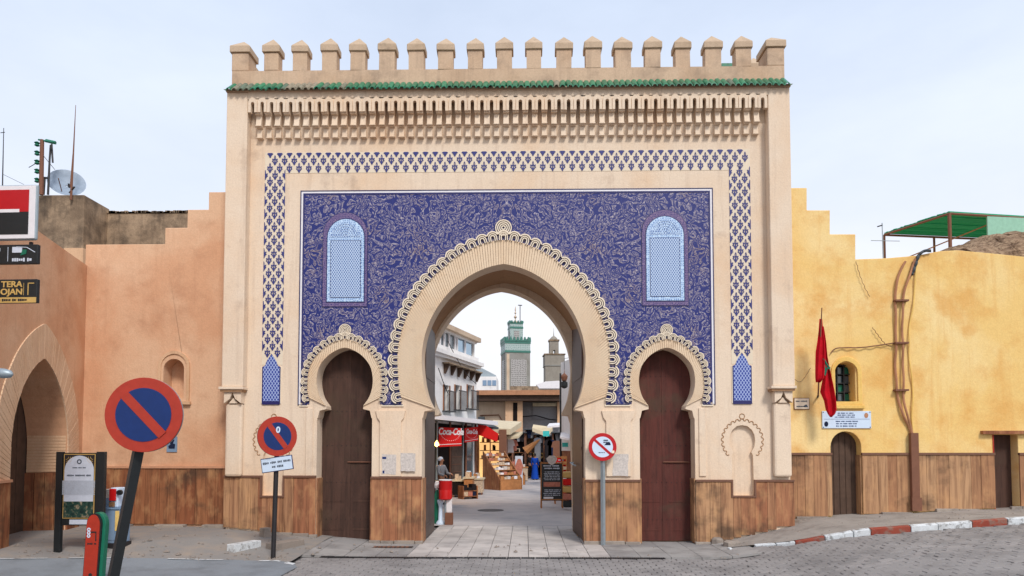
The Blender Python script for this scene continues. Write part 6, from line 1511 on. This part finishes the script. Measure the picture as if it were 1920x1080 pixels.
slab_thing('white_flap_awning', 'small white awning flap near the right jamb', 'awning', [(1050, 822), (1068, 826), (1068, 815), (1052, 814)], 14, 15.5, .08, 'whiteglaze')
slab_thing('pale_banner', 'pale lettered banner hanging over the middle stalls', 'banner', [(998, 809), (1026, 819), (1036, 808), (1000, 803)], 30, 30.3, .25, 'canvas')
for (a, b, c, d, Y, lb) in ((1018, 1030, 808, 818, 27, 'turquoise cloth square hanging in the middle of the street'), (1054, 1067, 830, 838, 15, 'turquoise sign square on the right stalls near the jamb')):
    p = pt(a, d, Y); q = pt(b, c, Y); o = tag(MB().box(0, q.x - p.x, -.02, .02, 0, q.z - p.z).build('turquoise_cloth', 'teal'), lb, 'cloth'); o.location = p
# dark shops filling the far end of the street
Yd = 36.5
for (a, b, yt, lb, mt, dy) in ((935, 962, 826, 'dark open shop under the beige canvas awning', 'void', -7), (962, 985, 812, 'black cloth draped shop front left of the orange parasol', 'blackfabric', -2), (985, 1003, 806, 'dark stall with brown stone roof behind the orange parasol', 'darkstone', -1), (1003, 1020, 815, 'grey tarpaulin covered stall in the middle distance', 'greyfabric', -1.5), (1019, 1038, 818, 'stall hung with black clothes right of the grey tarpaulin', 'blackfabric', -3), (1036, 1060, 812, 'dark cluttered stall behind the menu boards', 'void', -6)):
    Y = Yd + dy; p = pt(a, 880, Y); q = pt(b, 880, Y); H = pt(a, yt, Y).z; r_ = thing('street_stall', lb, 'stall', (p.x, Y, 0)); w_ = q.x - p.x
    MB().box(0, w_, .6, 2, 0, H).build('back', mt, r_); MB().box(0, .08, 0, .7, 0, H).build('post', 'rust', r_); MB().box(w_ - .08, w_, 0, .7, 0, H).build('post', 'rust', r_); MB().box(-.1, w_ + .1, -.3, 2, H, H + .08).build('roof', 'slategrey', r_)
    for k in range(4): MB().box(.1, w_ - .1, .2, .6, .4 + .45 * k, .44 + .45 * k).build('shelf', 'planks_dark', r_)
    for k in range(9):
        x = uni(.1, w_ - .35); z = .44 + .45 * random.randrange(4); MB().box(x, x + uni(.12, .3), .22, .5, z, z + uni(.1, .3)).build('goods', random.choice(['goods', 'blackfabric', 'rust', 'navy', 'poster', 'pinkcloth']), r_)
    for k in range(4):
        x = uni(.1, w_ - .3); MB().prism([(0, 0), (.1, -.5), (.26, -.5), (.36, 0), (.2, .06), (.16, .06)], 0, .04).build('hanging_garment', random.choice(['blackfabric', 'navy', 'greyfabric', mt]), r_).location = (x, .1 * k, H - .1)
# orange parasol folded
p = pt(985, 846, 33); q = pt(1012, 824, 33); ps = thing('folded_parasol', 'orange tan folded parasol slanting in the middle of the street', 'parasol', tuple(p))
d_ = q - p; MB().tube([(0, 0, 0), tuple(d_ * .35), tuple(d_ * .8), tuple(d_)], [.32, .22, .12, .06], 8).build('cloth', 'orangewood', ps, smooth=True); MB().tube([tuple(d_ * .0), tuple(-d_ * .5 + Vector((0, 0, -.2)))], .03, 5).build('pole', 'rust', ps)
yl = thing('yellow_lettered_awning', 'small yellow scalloped awning edge beside the blue robed person', 'awning', tuple(pt(1000, 858, 34)))
for k in range(5): MB().disc(.2 + .32 * k, .1, .17, -.02, .02, 10).build('lobe', 'goldpaint', yl)
MB().box(0, 1.7, -.02, .6, .1, .32).build('edge', 'goldpaint', yl)
# poster with figure
a = pt(966, 905, 24); b = pt(980, 855, 24); po = thing('figure_poster', 'tall pale poster panel with salmon figure standing among the stalls', 'poster', (a.x, 24, 0))
MB().box(0, b.x - a.x, -.03, .03, 0.05, b.z).build('panel', 'paper', po); MB().prism([(.05, .6), (.35, .6), (.45, 1.1), (.3, 1.5), (.15, 1.5), (.0, 1.1)], -.04, -.03).build('figure', 'pinkcloth', po)
# ---- people
def skin_mesh(name, joints, edges, mat, parent, sub=1, sm=True):
    me = bpy.data.meshes.new(name); me.from_pydata([j[0] for j in joints], edges, []); me.update()
    o = bpy.data.objects.new(name, me); COL.objects.link(o); m_ = o.modifiers.new('s', 'SKIN'); m_.use_smooth_shade = True
    for i, j in enumerate(joints):
        v = me.skin_vertices[0].data[i]; r_ = j[1] if isinstance(j[1], tuple) else (j[1], j[1]); v.radius = r_; v.use_root = (i == 0)
    if sub: s2 = o.modifiers.new('u', 'SUBSURF'); s2.levels = sub; s2.render_levels = sub
    dg_ = bpy.context.evaluated_depsgraph_get(); nm = bpy.data.meshes.new_from_object(o.evaluated_get(dg_)); bpy.data.objects.remove(o)
    nm.materials.clear(); nm.materials.append(M[mat]); r_ = bpy.data.objects.new(name, nm); COL.objects.link(r_); r_.parent = parent; return r_
def person(lb, loc, rz, hgt_, top, bottom, hair, arms='down', stride=.12, robe=False, hood=None):
    r_ = thing('person', lb, 'person', loc, rz); k = hgt_ / 1.75
    def P(x, y, z): return (x * k, y * k, z * k)
    hl = (P(-.24, -.02, 1.12), P(-.22, -.12, .90)) if arms == 'down' else (P(-.27, -.1, 1.14), P(-.2, -.38, 1.08))
    hr = (P(.24, -.02, 1.12), P(.22, -.12, .90)) if arms == 'down' else (P(.27, -.1, 1.14), P(.16, -.4, 1.12))
    J = [(P(0, 0, .95), (.15 * k, .11 * k)), (P(0, 0, 1.15), (.135 * k, .10 * k)), (P(0, -.01, 1.38), (.16 * k, .11 * k)), (P(0, 0, 1.48), .06 * k), (P(0, -.01, 1.56), .065 * k), (P(0, -.02, 1.66), (.08 * k, .098 * k)), (P(0, -.01, 1.73), .06 * k),
         (P(-.18, 0, 1.42), .06 * k), (hl[0], .042 * k), (hl[1], .03 * k), (P(.18, 0, 1.42), .06 * k), (hr[0], .042 * k), (hr[1], .03 * k),
         (P(-.09, 0, .88), .09 * k), (P(-.10, -stride * .6, .5), .062 * k), (P(-.10, -stride, .08), .04 * k), (P(-.10, -stride - .14, .04), .035 * k),
         (P(.09, 0, .88), .09 * k), (P(.10, stride * .3, .5), .062 * k), (P(.10, stride, .08), .04 * k), (P(.10, stride - .14, .04), .035 * k),
         ((hl[1][0], hl[1][1] - .05 * k, hl[1][2] - .08 * k), (.035 * k, .016 * k)), ((hr[1][0], hr[1][1] - .05 * k, hr[1][2] - .08 * k), (.035 * k, .016 * k))]
    E = [(0, 1), (1, 2), (2, 3), (3, 4), (4, 5), (5, 6), (2, 7), (7, 8), (8, 9), (2, 10), (10, 11), (11, 12), (0, 13), (13, 14), (14, 15), (15, 16), (0, 17), (17, 18), (18, 19), (19, 20), (9, 21), (12, 22)]
    skin_mesh('body', J, E, 'skin', r_)
    g = 1.22
    T_ = [(J[0][0], (.17 * k, .125 * k)), (J[1][0], (.155 * k, .12 * k)), (J[2][0], (.185 * k, .13 * k)), (P(0, 0, 1.46), .08 * k), (J[7][0], .078 * k), (J[8][0], .06 * k), (tuple(Vector(J[8][0]).lerp(Vector(J[9][0]), .8)), .045 * k), (J[10][0], .078 * k), (J[11][0], .06 * k), (tuple(Vector(J[11][0]).lerp(Vector(J[12][0]), .8)), .045 * k)]
    skin_mesh('shirt', T_, [(0, 1), (1, 2), (2, 3), (2, 4), (4, 5), (5, 6), (2, 7), (7, 8), (8, 9)], top, r_)
    if robe: MB().lathe([(.16 * k, 1.05 * k), (.19 * k, .8 * k), (.23 * k, .4 * k), (.27 * k, .07 * k), (.25 * k, .06 * k)], 0, 0, 18).build('robe', bottom, r_, smooth=True)
    else:
        T_ = [(P(0, 0, .98), (.165 * k, .125 * k)), (J[13][0], .108 * k), (J[14][0], .082 * k), (P(-.10, -stride * .95, .12), .062 * k), (J[17][0], .108 * k), (J[18][0], .082 * k), (P(.10, stride * .95, .12), .062 * k)]
        skin_mesh('trousers', T_, [(0, 1), (1, 2), (2, 3), (0, 4), (4, 5), (5, 6)], bottom, r_)
    hm = MB(); n = 12; hc = P(0, .012, 1.675)
    for i in range(7):
        q = math.pi * .62 * i / 6
        for j in range(n): a = 2 * math.pi * j / n; hm.v.append((hc[0] + .098 * k * math.sin(q) * math.cos(a), hc[1] + .115 * k * math.sin(q) * math.sin(a) + .02 * k * (q), hc[2] + .115 * k * math.cos(q)))
    for i in range(6):
        for j in range(n): hm.f.append((i * n + j, i * n + (j + 1) % n, (i + 1) * n + (j + 1) % n, (i + 1) * n + j))
    hm.build('headscarf' if hood else 'hair', hood or hair, r_, smooth=True)
    MB().lathe([(.012 * k, -.02 * k), (.016 * k, 0), (.006 * k, .03 * k)], 0, 0, 6).build('nose', 'skin', r_).location = P(0, -.115, 1.645)
    for s_ in (-1, 1):
        MB().disc(0, 0, .008 * k, -.004, .004, 8).build('eye', 'hair', r_).location = P(s_ * .03, -.108, 1.67)
        MB().box(-.045 * k, .045 * k, -.19 * k, .07 * k, 0, .07 * k).build('shoe', 'black', r_, bev=.015).location = P(s_ * .10, (stride if s_ > 0 else -stride) - .02, 0)
    return r_
def at_y(px, py, Y): p = pt(px, py, Y); return (p.x, Y, 0)
person('seller in a dark apron and pale grey sleeves standing behind the red drum bin', at_y(827, 900, 11.0), math.radians(60), 1.76, 'greyfabric', 'navy', 'hair', 'reach', .04, hood='paper')
person('person in a long blue robe walking in the middle distance', at_y(1003, 893, 31), math.radians(170), 1.72, 'blue', 'blue', 'hair', 'down', .1, True)
person('person in dark clothes standing just left of the blue robed walker', at_y(995, 892, 33), math.radians(150), 1.74, 'blackfabric', 'blackfabric', 'hair', 'down', .08)
person('person in salmon top and dark trousers beside the beige awning stalls', at_y(970, 900, 27.5), math.radians(-30), 1.66, 'pinkcloth', 'navy', 'hair', 'down', .12)
person('dark clothed person at the far right stalls behind the menu board', at_y(1012, 892, 35), math.radians(20), 1.72, 'navy', 'blackfabric', 'hair', 'down', .06)
# trolley
p = at_y(972, 903, 25.5); tr = thing('shopping_trolley', 'blue wheeled shopping trolley beside the person in salmon', 'trolley', p)
MB().box(-.22, .22, -.15, .15, .12, .85).build('bag', 'signblue', tr, bev=.04); MB().tube([(.22, 0, .3), (.26, .05, 1.05), (.1, .05, 1.05)], .015, 5).build('handle', 'iron', tr)
for s_ in (-1, 1): MB().disc(0, .09, .09, -.02, .02, 14).build('wheel', 'black', tr).location = (s_ * .2, -.1, 0)
# drum bin on a stand and pedestal
b = ground_hit(834, 990); Y = 3.9; p = pt(835, 985, Y); k = 1 / (FPX / (Y + 16)); o_ = Vector((p.x, Y, 0))
def zz(py): return pt(835, py, Y).z
dr_ = thing('red_drum_bin', 'bright red drum bin on a thin steel stand just inside the left of the arch', 'bin', tuple(o_))
MB().lathe([(.155, zz(937)), (.185, zz(935)), (.185, zz(919)), (.18, zz(918)), (.185, zz(917)), (.185, zz(902)), (.19, zz(901))], 0, 0, 24).build('drum', 'red', dr_, smooth=True); MB().lathe([(.19, zz(901)), (.195, zz(899.5)), (.17, zz(899))], 0, 0, 24).build('lid', 'whiteglaze', dr_)
MB().tube([(0, 0, 0), (0, 0, zz(936))], .03, 8).build('stand', 'galv', dr_)
p2 = pt(827, 985, Y + .1); tr2 = tag(MB().lathe([(.12, 0), (.12, .05), (.06, .12), (.05, .5), (.09, .62), (.09, .68)], 0, 0, 12).build('white_bollard', 'signwhite', smooth=True), 'slim pale bollard standing just left of the bin stand', 'bollard'); tr2.location = (p2.x - .02, Y + .1, 0)
p3 = pt(842, 985, Y); pd_ = thing('stone_pedestal', 'brown block with rounded white stone on top right of the bin stand', 'pedestal', (p3.x, Y, 0)); MB().box(-.11, .11, -.1, .1, 0, .33).build('block', 'rust', pd_, bev=.01); MB().prism([(-.08, .33), (.08, .33), (.08, .72), (.05, .82), (0, .85), (-.05, .82), (-.08, .72)], -.05, .05).build('rounded_stone', 'whiteglaze', pd_, bev=.02)
p4 = pt(820, 975, Y + .3); gb = thing('green_gas_bottle', 'dark green bottle with white cap partly behind the door leaf', 'gas bottle', (p4.x, Y + .3, 0)); MB().lathe([(.1, 0), (.11, .08), (.11, .75), (.06, .9), (.03, .95)], 0, 0, 14).build('bottle', 'green', gb, smooth=True); MB().lathe([(.08, 1.0), (.1, 1.08), (.06, 1.2)], 0, 0, 10).build('cap', 'whiteglaze', gb)
# A board menus
def aboard(px0, px1, ybase, ytop, name, lb, mt, head, Y=None):
    b = EYE + ray((px0 + px1) / 2, ybase) * (EYE.z / -ray((px0 + px1) / 2, ybase).z); Y = b.y; a = pt(px0, ybase, Y); c = pt(px1, ybase, Y); w_ = c.x - a.x; H = pt(px0, ytop, Y).z
    r_ = thing(name, lb, 'menu board', (b.x, Y, 0)); h = w_ / 2
    for s_ in (-1, 1):
        MB().tube([(s_ * (h - .02), 0, 0), (s_ * (h - .02), .12, H)], .028, 4).build('leg', 'orangewood', r_); MB().tube([(s_ * (h - .02), .45, 0), (s_ * (h - .02), .14, H - .05)], .025, 4).build('leg', 'orangewood', r_)
    z0 = H * .16
    t_ = math.atan2(.12, H)
    bd = MB().box(-h + .03, h - .03, -.02, .02, 0, H - z0 - .02).build('board', mt, r_); bd.location = (0, .02, z0); bd.rotation_euler = (-t_, 0, 0)
    hb = H - z0
    for z in (0.02, hb - .06): MB().box(-h + .03, h - .03, -.035, -.02, z, z + .04).build('frame_rail', 'orangewood', bd)
    mb = MB(); script_lines(mb, -h + .1, h - .1, hb * .80, hb * .93, 2, .055, -.022, rag=.06); script_lines(mb, -h + .1, h - .08, hb * .52, hb * .76, 6, .03, -.022, rag=.05); script_lines(mb, -h + .1, h - .08, hb * .12, hb * .30, 4, .035, -.022, rag=.04); mb.build('chalk_writing', 'paper', bd)
    MB().box(-h + .1, h - .1, -.026, -.02, hb * .36, hb * .48).build('food_picture', 'pinkcloth', bd); MB().box(-h + .1, h - .35, -.026, -.02, hb * .05, hb * .1).build('white_label', 'whiteglaze', bd)
    if head: MB().prism([(-.12, hb - .05), (.0, hb - .12), (.12, hb - .05), (.2, hb + .1), (.1, hb + .22), (-.08, hb + .22), (-.2, hb + .12)], -.04, -.022).build('shell_ornament', 'poster', bd)
    return r_
aboard(1014, 1056, 953, 866, 'menu_board', 'tall black menu board on wooden legs with chalk writing and pale shell ornament', 'black', True)
r_ = aboard(1040, 1063, 945, 855, 'menu_board', 'red menu board with column of small pictures half behind the black one', 'awning_red', False)
for k in range(7): MB().box(.02, .22, .0, .03, .5 + .2 * k, .62 + .2 * k).build('picture', random.choice(['goods', 'orangewood', 'whiteglaze']), r_)
p = at_y(1064, 930, 8.5); sacks = thing('goods_display', 'yellow and red goods hanging beside the right jamb behind the menu boards', 'display', (p[0], 8.5, 0))
for k, mt in enumerate(('goldpaint', 'awning_red', 'goldpaint', 'pinkcloth', 'black')): MB().box(-.15, .15, -.1, .2, .1 + .25 * (4 - k), .32 + .25 * (4 - k)).build('bag', mt, sacks, bev=.04)

# ---- worn edge stones and litter
x = c0 + .1
while x < XL - .2:
    w_ = uni(.3, .7); z = hgt(x + w_ / 2, .3)
    if rnd() < .85: MB().box(x, x + w_ - .02, -.12 - uni(0, .12), .0, z - .05, z + uni(.03, .09)).build('foundation_stone', random.choice(['stone', 'pave_left', 'stone']), ow, bev=.015)
    x += w_
x = XR + .2
while x < 13:
    w_ = uni(.3, .8); z = hgt(x + w_ / 2, .3) + .11
    if rnd() < .8 and not (dx0 - .3 < x < dx1 + .1): MB().box(x, x + w_ - .02, -.08 - uni(0, .06), .0, z - .05, z + uni(.02, .06)).build('foundation_stone', 'stone', yw, bev=.015)
    x += w_
mb = MB()
def chip(x, y, z, r):
    n = 5; a0 = uni(0, 6); P = [(x + r * uni(.6, 1.2) * math.cos(a0 + 6.283 * i / n), y + r * uni(.6, 1.2) * math.sin(a0 + 6.283 * i / n), z - .01) for i in range(n)]
    mb.add(P + [(x, y, z + r * uni(.3, .7))], [(i, (i + 1) % n, n) for i in range(n)])
for i in range(420):
    u = rnd()
    if u < .5: x = uni(-10.5, -4.5); y = uni(max(-4.4, isl_edge(x)), .35) if rnd() < .5 else isl_edge(x) + uni(-.05, .5) ** 1
    elif u < .8: x = uni(4.4, 12); y = uni(kerb_y(x) + .1, .3)
    else: x = uni(-5, 5); y = uni(-2, -.15)
    z = hgt(x, y) + (.02 if x < 0 else (.11 * min(1, max(.1, (x - 4.3) / 2.2)) + .005 if x > 4.4 else .002))
    chip(x, y, z, uni(.008, .035) if rnd() < .9 else uni(.04, .07))
mb.build('litter_and_grit', 'stone', kind='stuff')
# more goods along the street, right side
for (px, Yv, w_, h_, lb, mts) in ((1046, 21, 1.2, 1.0, 'low table of folded cloth by the far right stalls', ('navy', 'pinkcloth', 'greyfabric')), (1024, 27, 1.3, .9, 'table heaped with orange and pale goods in the middle right of the street', ('goods', 'orangewood', 'goldpaint')), (951, 29, 1.3, .9, 'small table of mixed goods under the beige canvas awning', ('goods', 'poster', 'rust'))):
    p = pt(px, 890, Yv); r_ = thing('goods_table', lb, 'table', (p.x, Yv, 0)); MB().box(0, w_, 0, .8, .05, h_ - .05).build('cloth_front', mts[0], r_); MB().box(-.04, w_ + .04, -.04, .84, h_ - .05, h_).build('top', 'orangewood', r_)
    for k in range(12): x = uni(0, w_ - .25); y = uni(0, .55); MB().box(x, x + uni(.12, .25), y, y + .2, h_, h_ + uni(.06, .24)).build('goods', random.choice(mts), r_, bev=.01)
for k, (px, py, Yv, mt, ln_) in enumerate(((1028, 826, 30, 'blackfabric', 1.5), (1034, 826, 30, 'navy', 1.3), (1044, 828, 22, 'rust', 1.0), (1008, 822, 33, 'greyfabric', 1.6), (956, 826, 25, 'whiteglaze', .7), (962, 826, 25.5, 'pinkcloth', .6))):
    p = pt(px, py, Yv); o = MB().prism([(-.22, 0), (-.3, -.3), (-.2, -.32), (-.22, -ln_), (.22, -ln_), (.2, -.32), (.3, -.3), (.22, 0), (.08, .05), (-.08, .05)], -.05, .05).build('hanging_garment', mt); o.location = p
    tag(o, ['long black garment hanging among the right stalls', 'navy garment hanging beside the long black one', 'brown garment hanging near the red menu board', 'grey garment hanging over the tarpaulin stall', 'short white garment hanging under the canvas awning edge', 'salmon garment hanging beside the short white one'][k], 'garment')

# ---- further shops and goods down the street
for i, (px, Yv, w_, h_, rz_, lb) in enumerate(((930, 27.5, 1.6, 1.3, 20, 'dark stacked shelving of small goods behind the lower stepped stall'), (1056, 11.5, .8, 1.3, -60, 'narrow stack of boxes close behind the right jamb'), (1030, 19, 1.0, .8, -20, 'low dark crate table right behind the black menu board'), (986, 37, 1.6, 1.2, 5, 'far low table of dark goods at the end of the street'), (868, 13.4, .7, .55, 30, 'small basket stand of packets on the street by the dark counter'))):
    p = pt(px, 890, Yv); r_ = thing('goods_rack', lb, 'rack', (p.x, Yv, 0), math.radians(rz_))
    for x in (0, w_ - .05): MB().box(x, x + .05, 0, .5, 0, h_).build('side_panel', 'planks_dark', r_)
    n_t = max(2, int(h_ / .4))
    for k in range(n_t):
        z = .1 + (h_ - .1) * k / n_t; MB().box(0, w_, 0, .5, z, z + .03).build('shelf', 'planks_dark', r_); x = .06
        while x < w_ - .15:
            q = uni(.1, .22); MB().box(x, x + q - .02, .02, .4, z + .03, z + .03 + uni(.1, .28)).build('goods', random.choice(['goods', 'rust', 'poster', 'navy', 'orangewood', 'pinkcloth', 'blackfabric']), r_); x += q
person('stooping dark dressed shopper at the beige awning stalls left of the poster', at_y(957, 900, 30), math.radians(90), 1.68, 'blackfabric', 'navy', 'hair', 'reach', .1)
person('grey robed person far down the street right of the blue robe', at_y(1021, 893, 38), math.radians(200), 1.7, 'greyfabric', 'greyfabric', 'hair', 'down', .1, True)
cab([(1480, 700), (1500, 716), (1520, 690)], .005, 'slack_wire', 'rust', 'thin slack wire by the gate corner above the small plaque', 'wire')
for k, (a, b) in enumerate((((822, 690), (860, 770)), ((840, 640), (893, 720)))):
    P0, P1 = pt(a[0], a[1], 14.5 + k), pt(b[0], b[1], 18.5 + k); m_ = (P0 + P1) / 2 - Vector((0, 0, .5))
    o = MB().tube([(0, 0, 0)] + [tuple((P0 * (1 - t_) ** 2 + m_ * 2 * t_ * (1 - t_) + P1 * t_ * t_) - P0) for t_ in (.2, .4, .6, .8, 1)], .02, 4).build('slack_wire', 'iron'); o.location = P0
    tag(o, ['lower slack wire across the white building', 'upper slack wire across the white building'][k], 'wire')
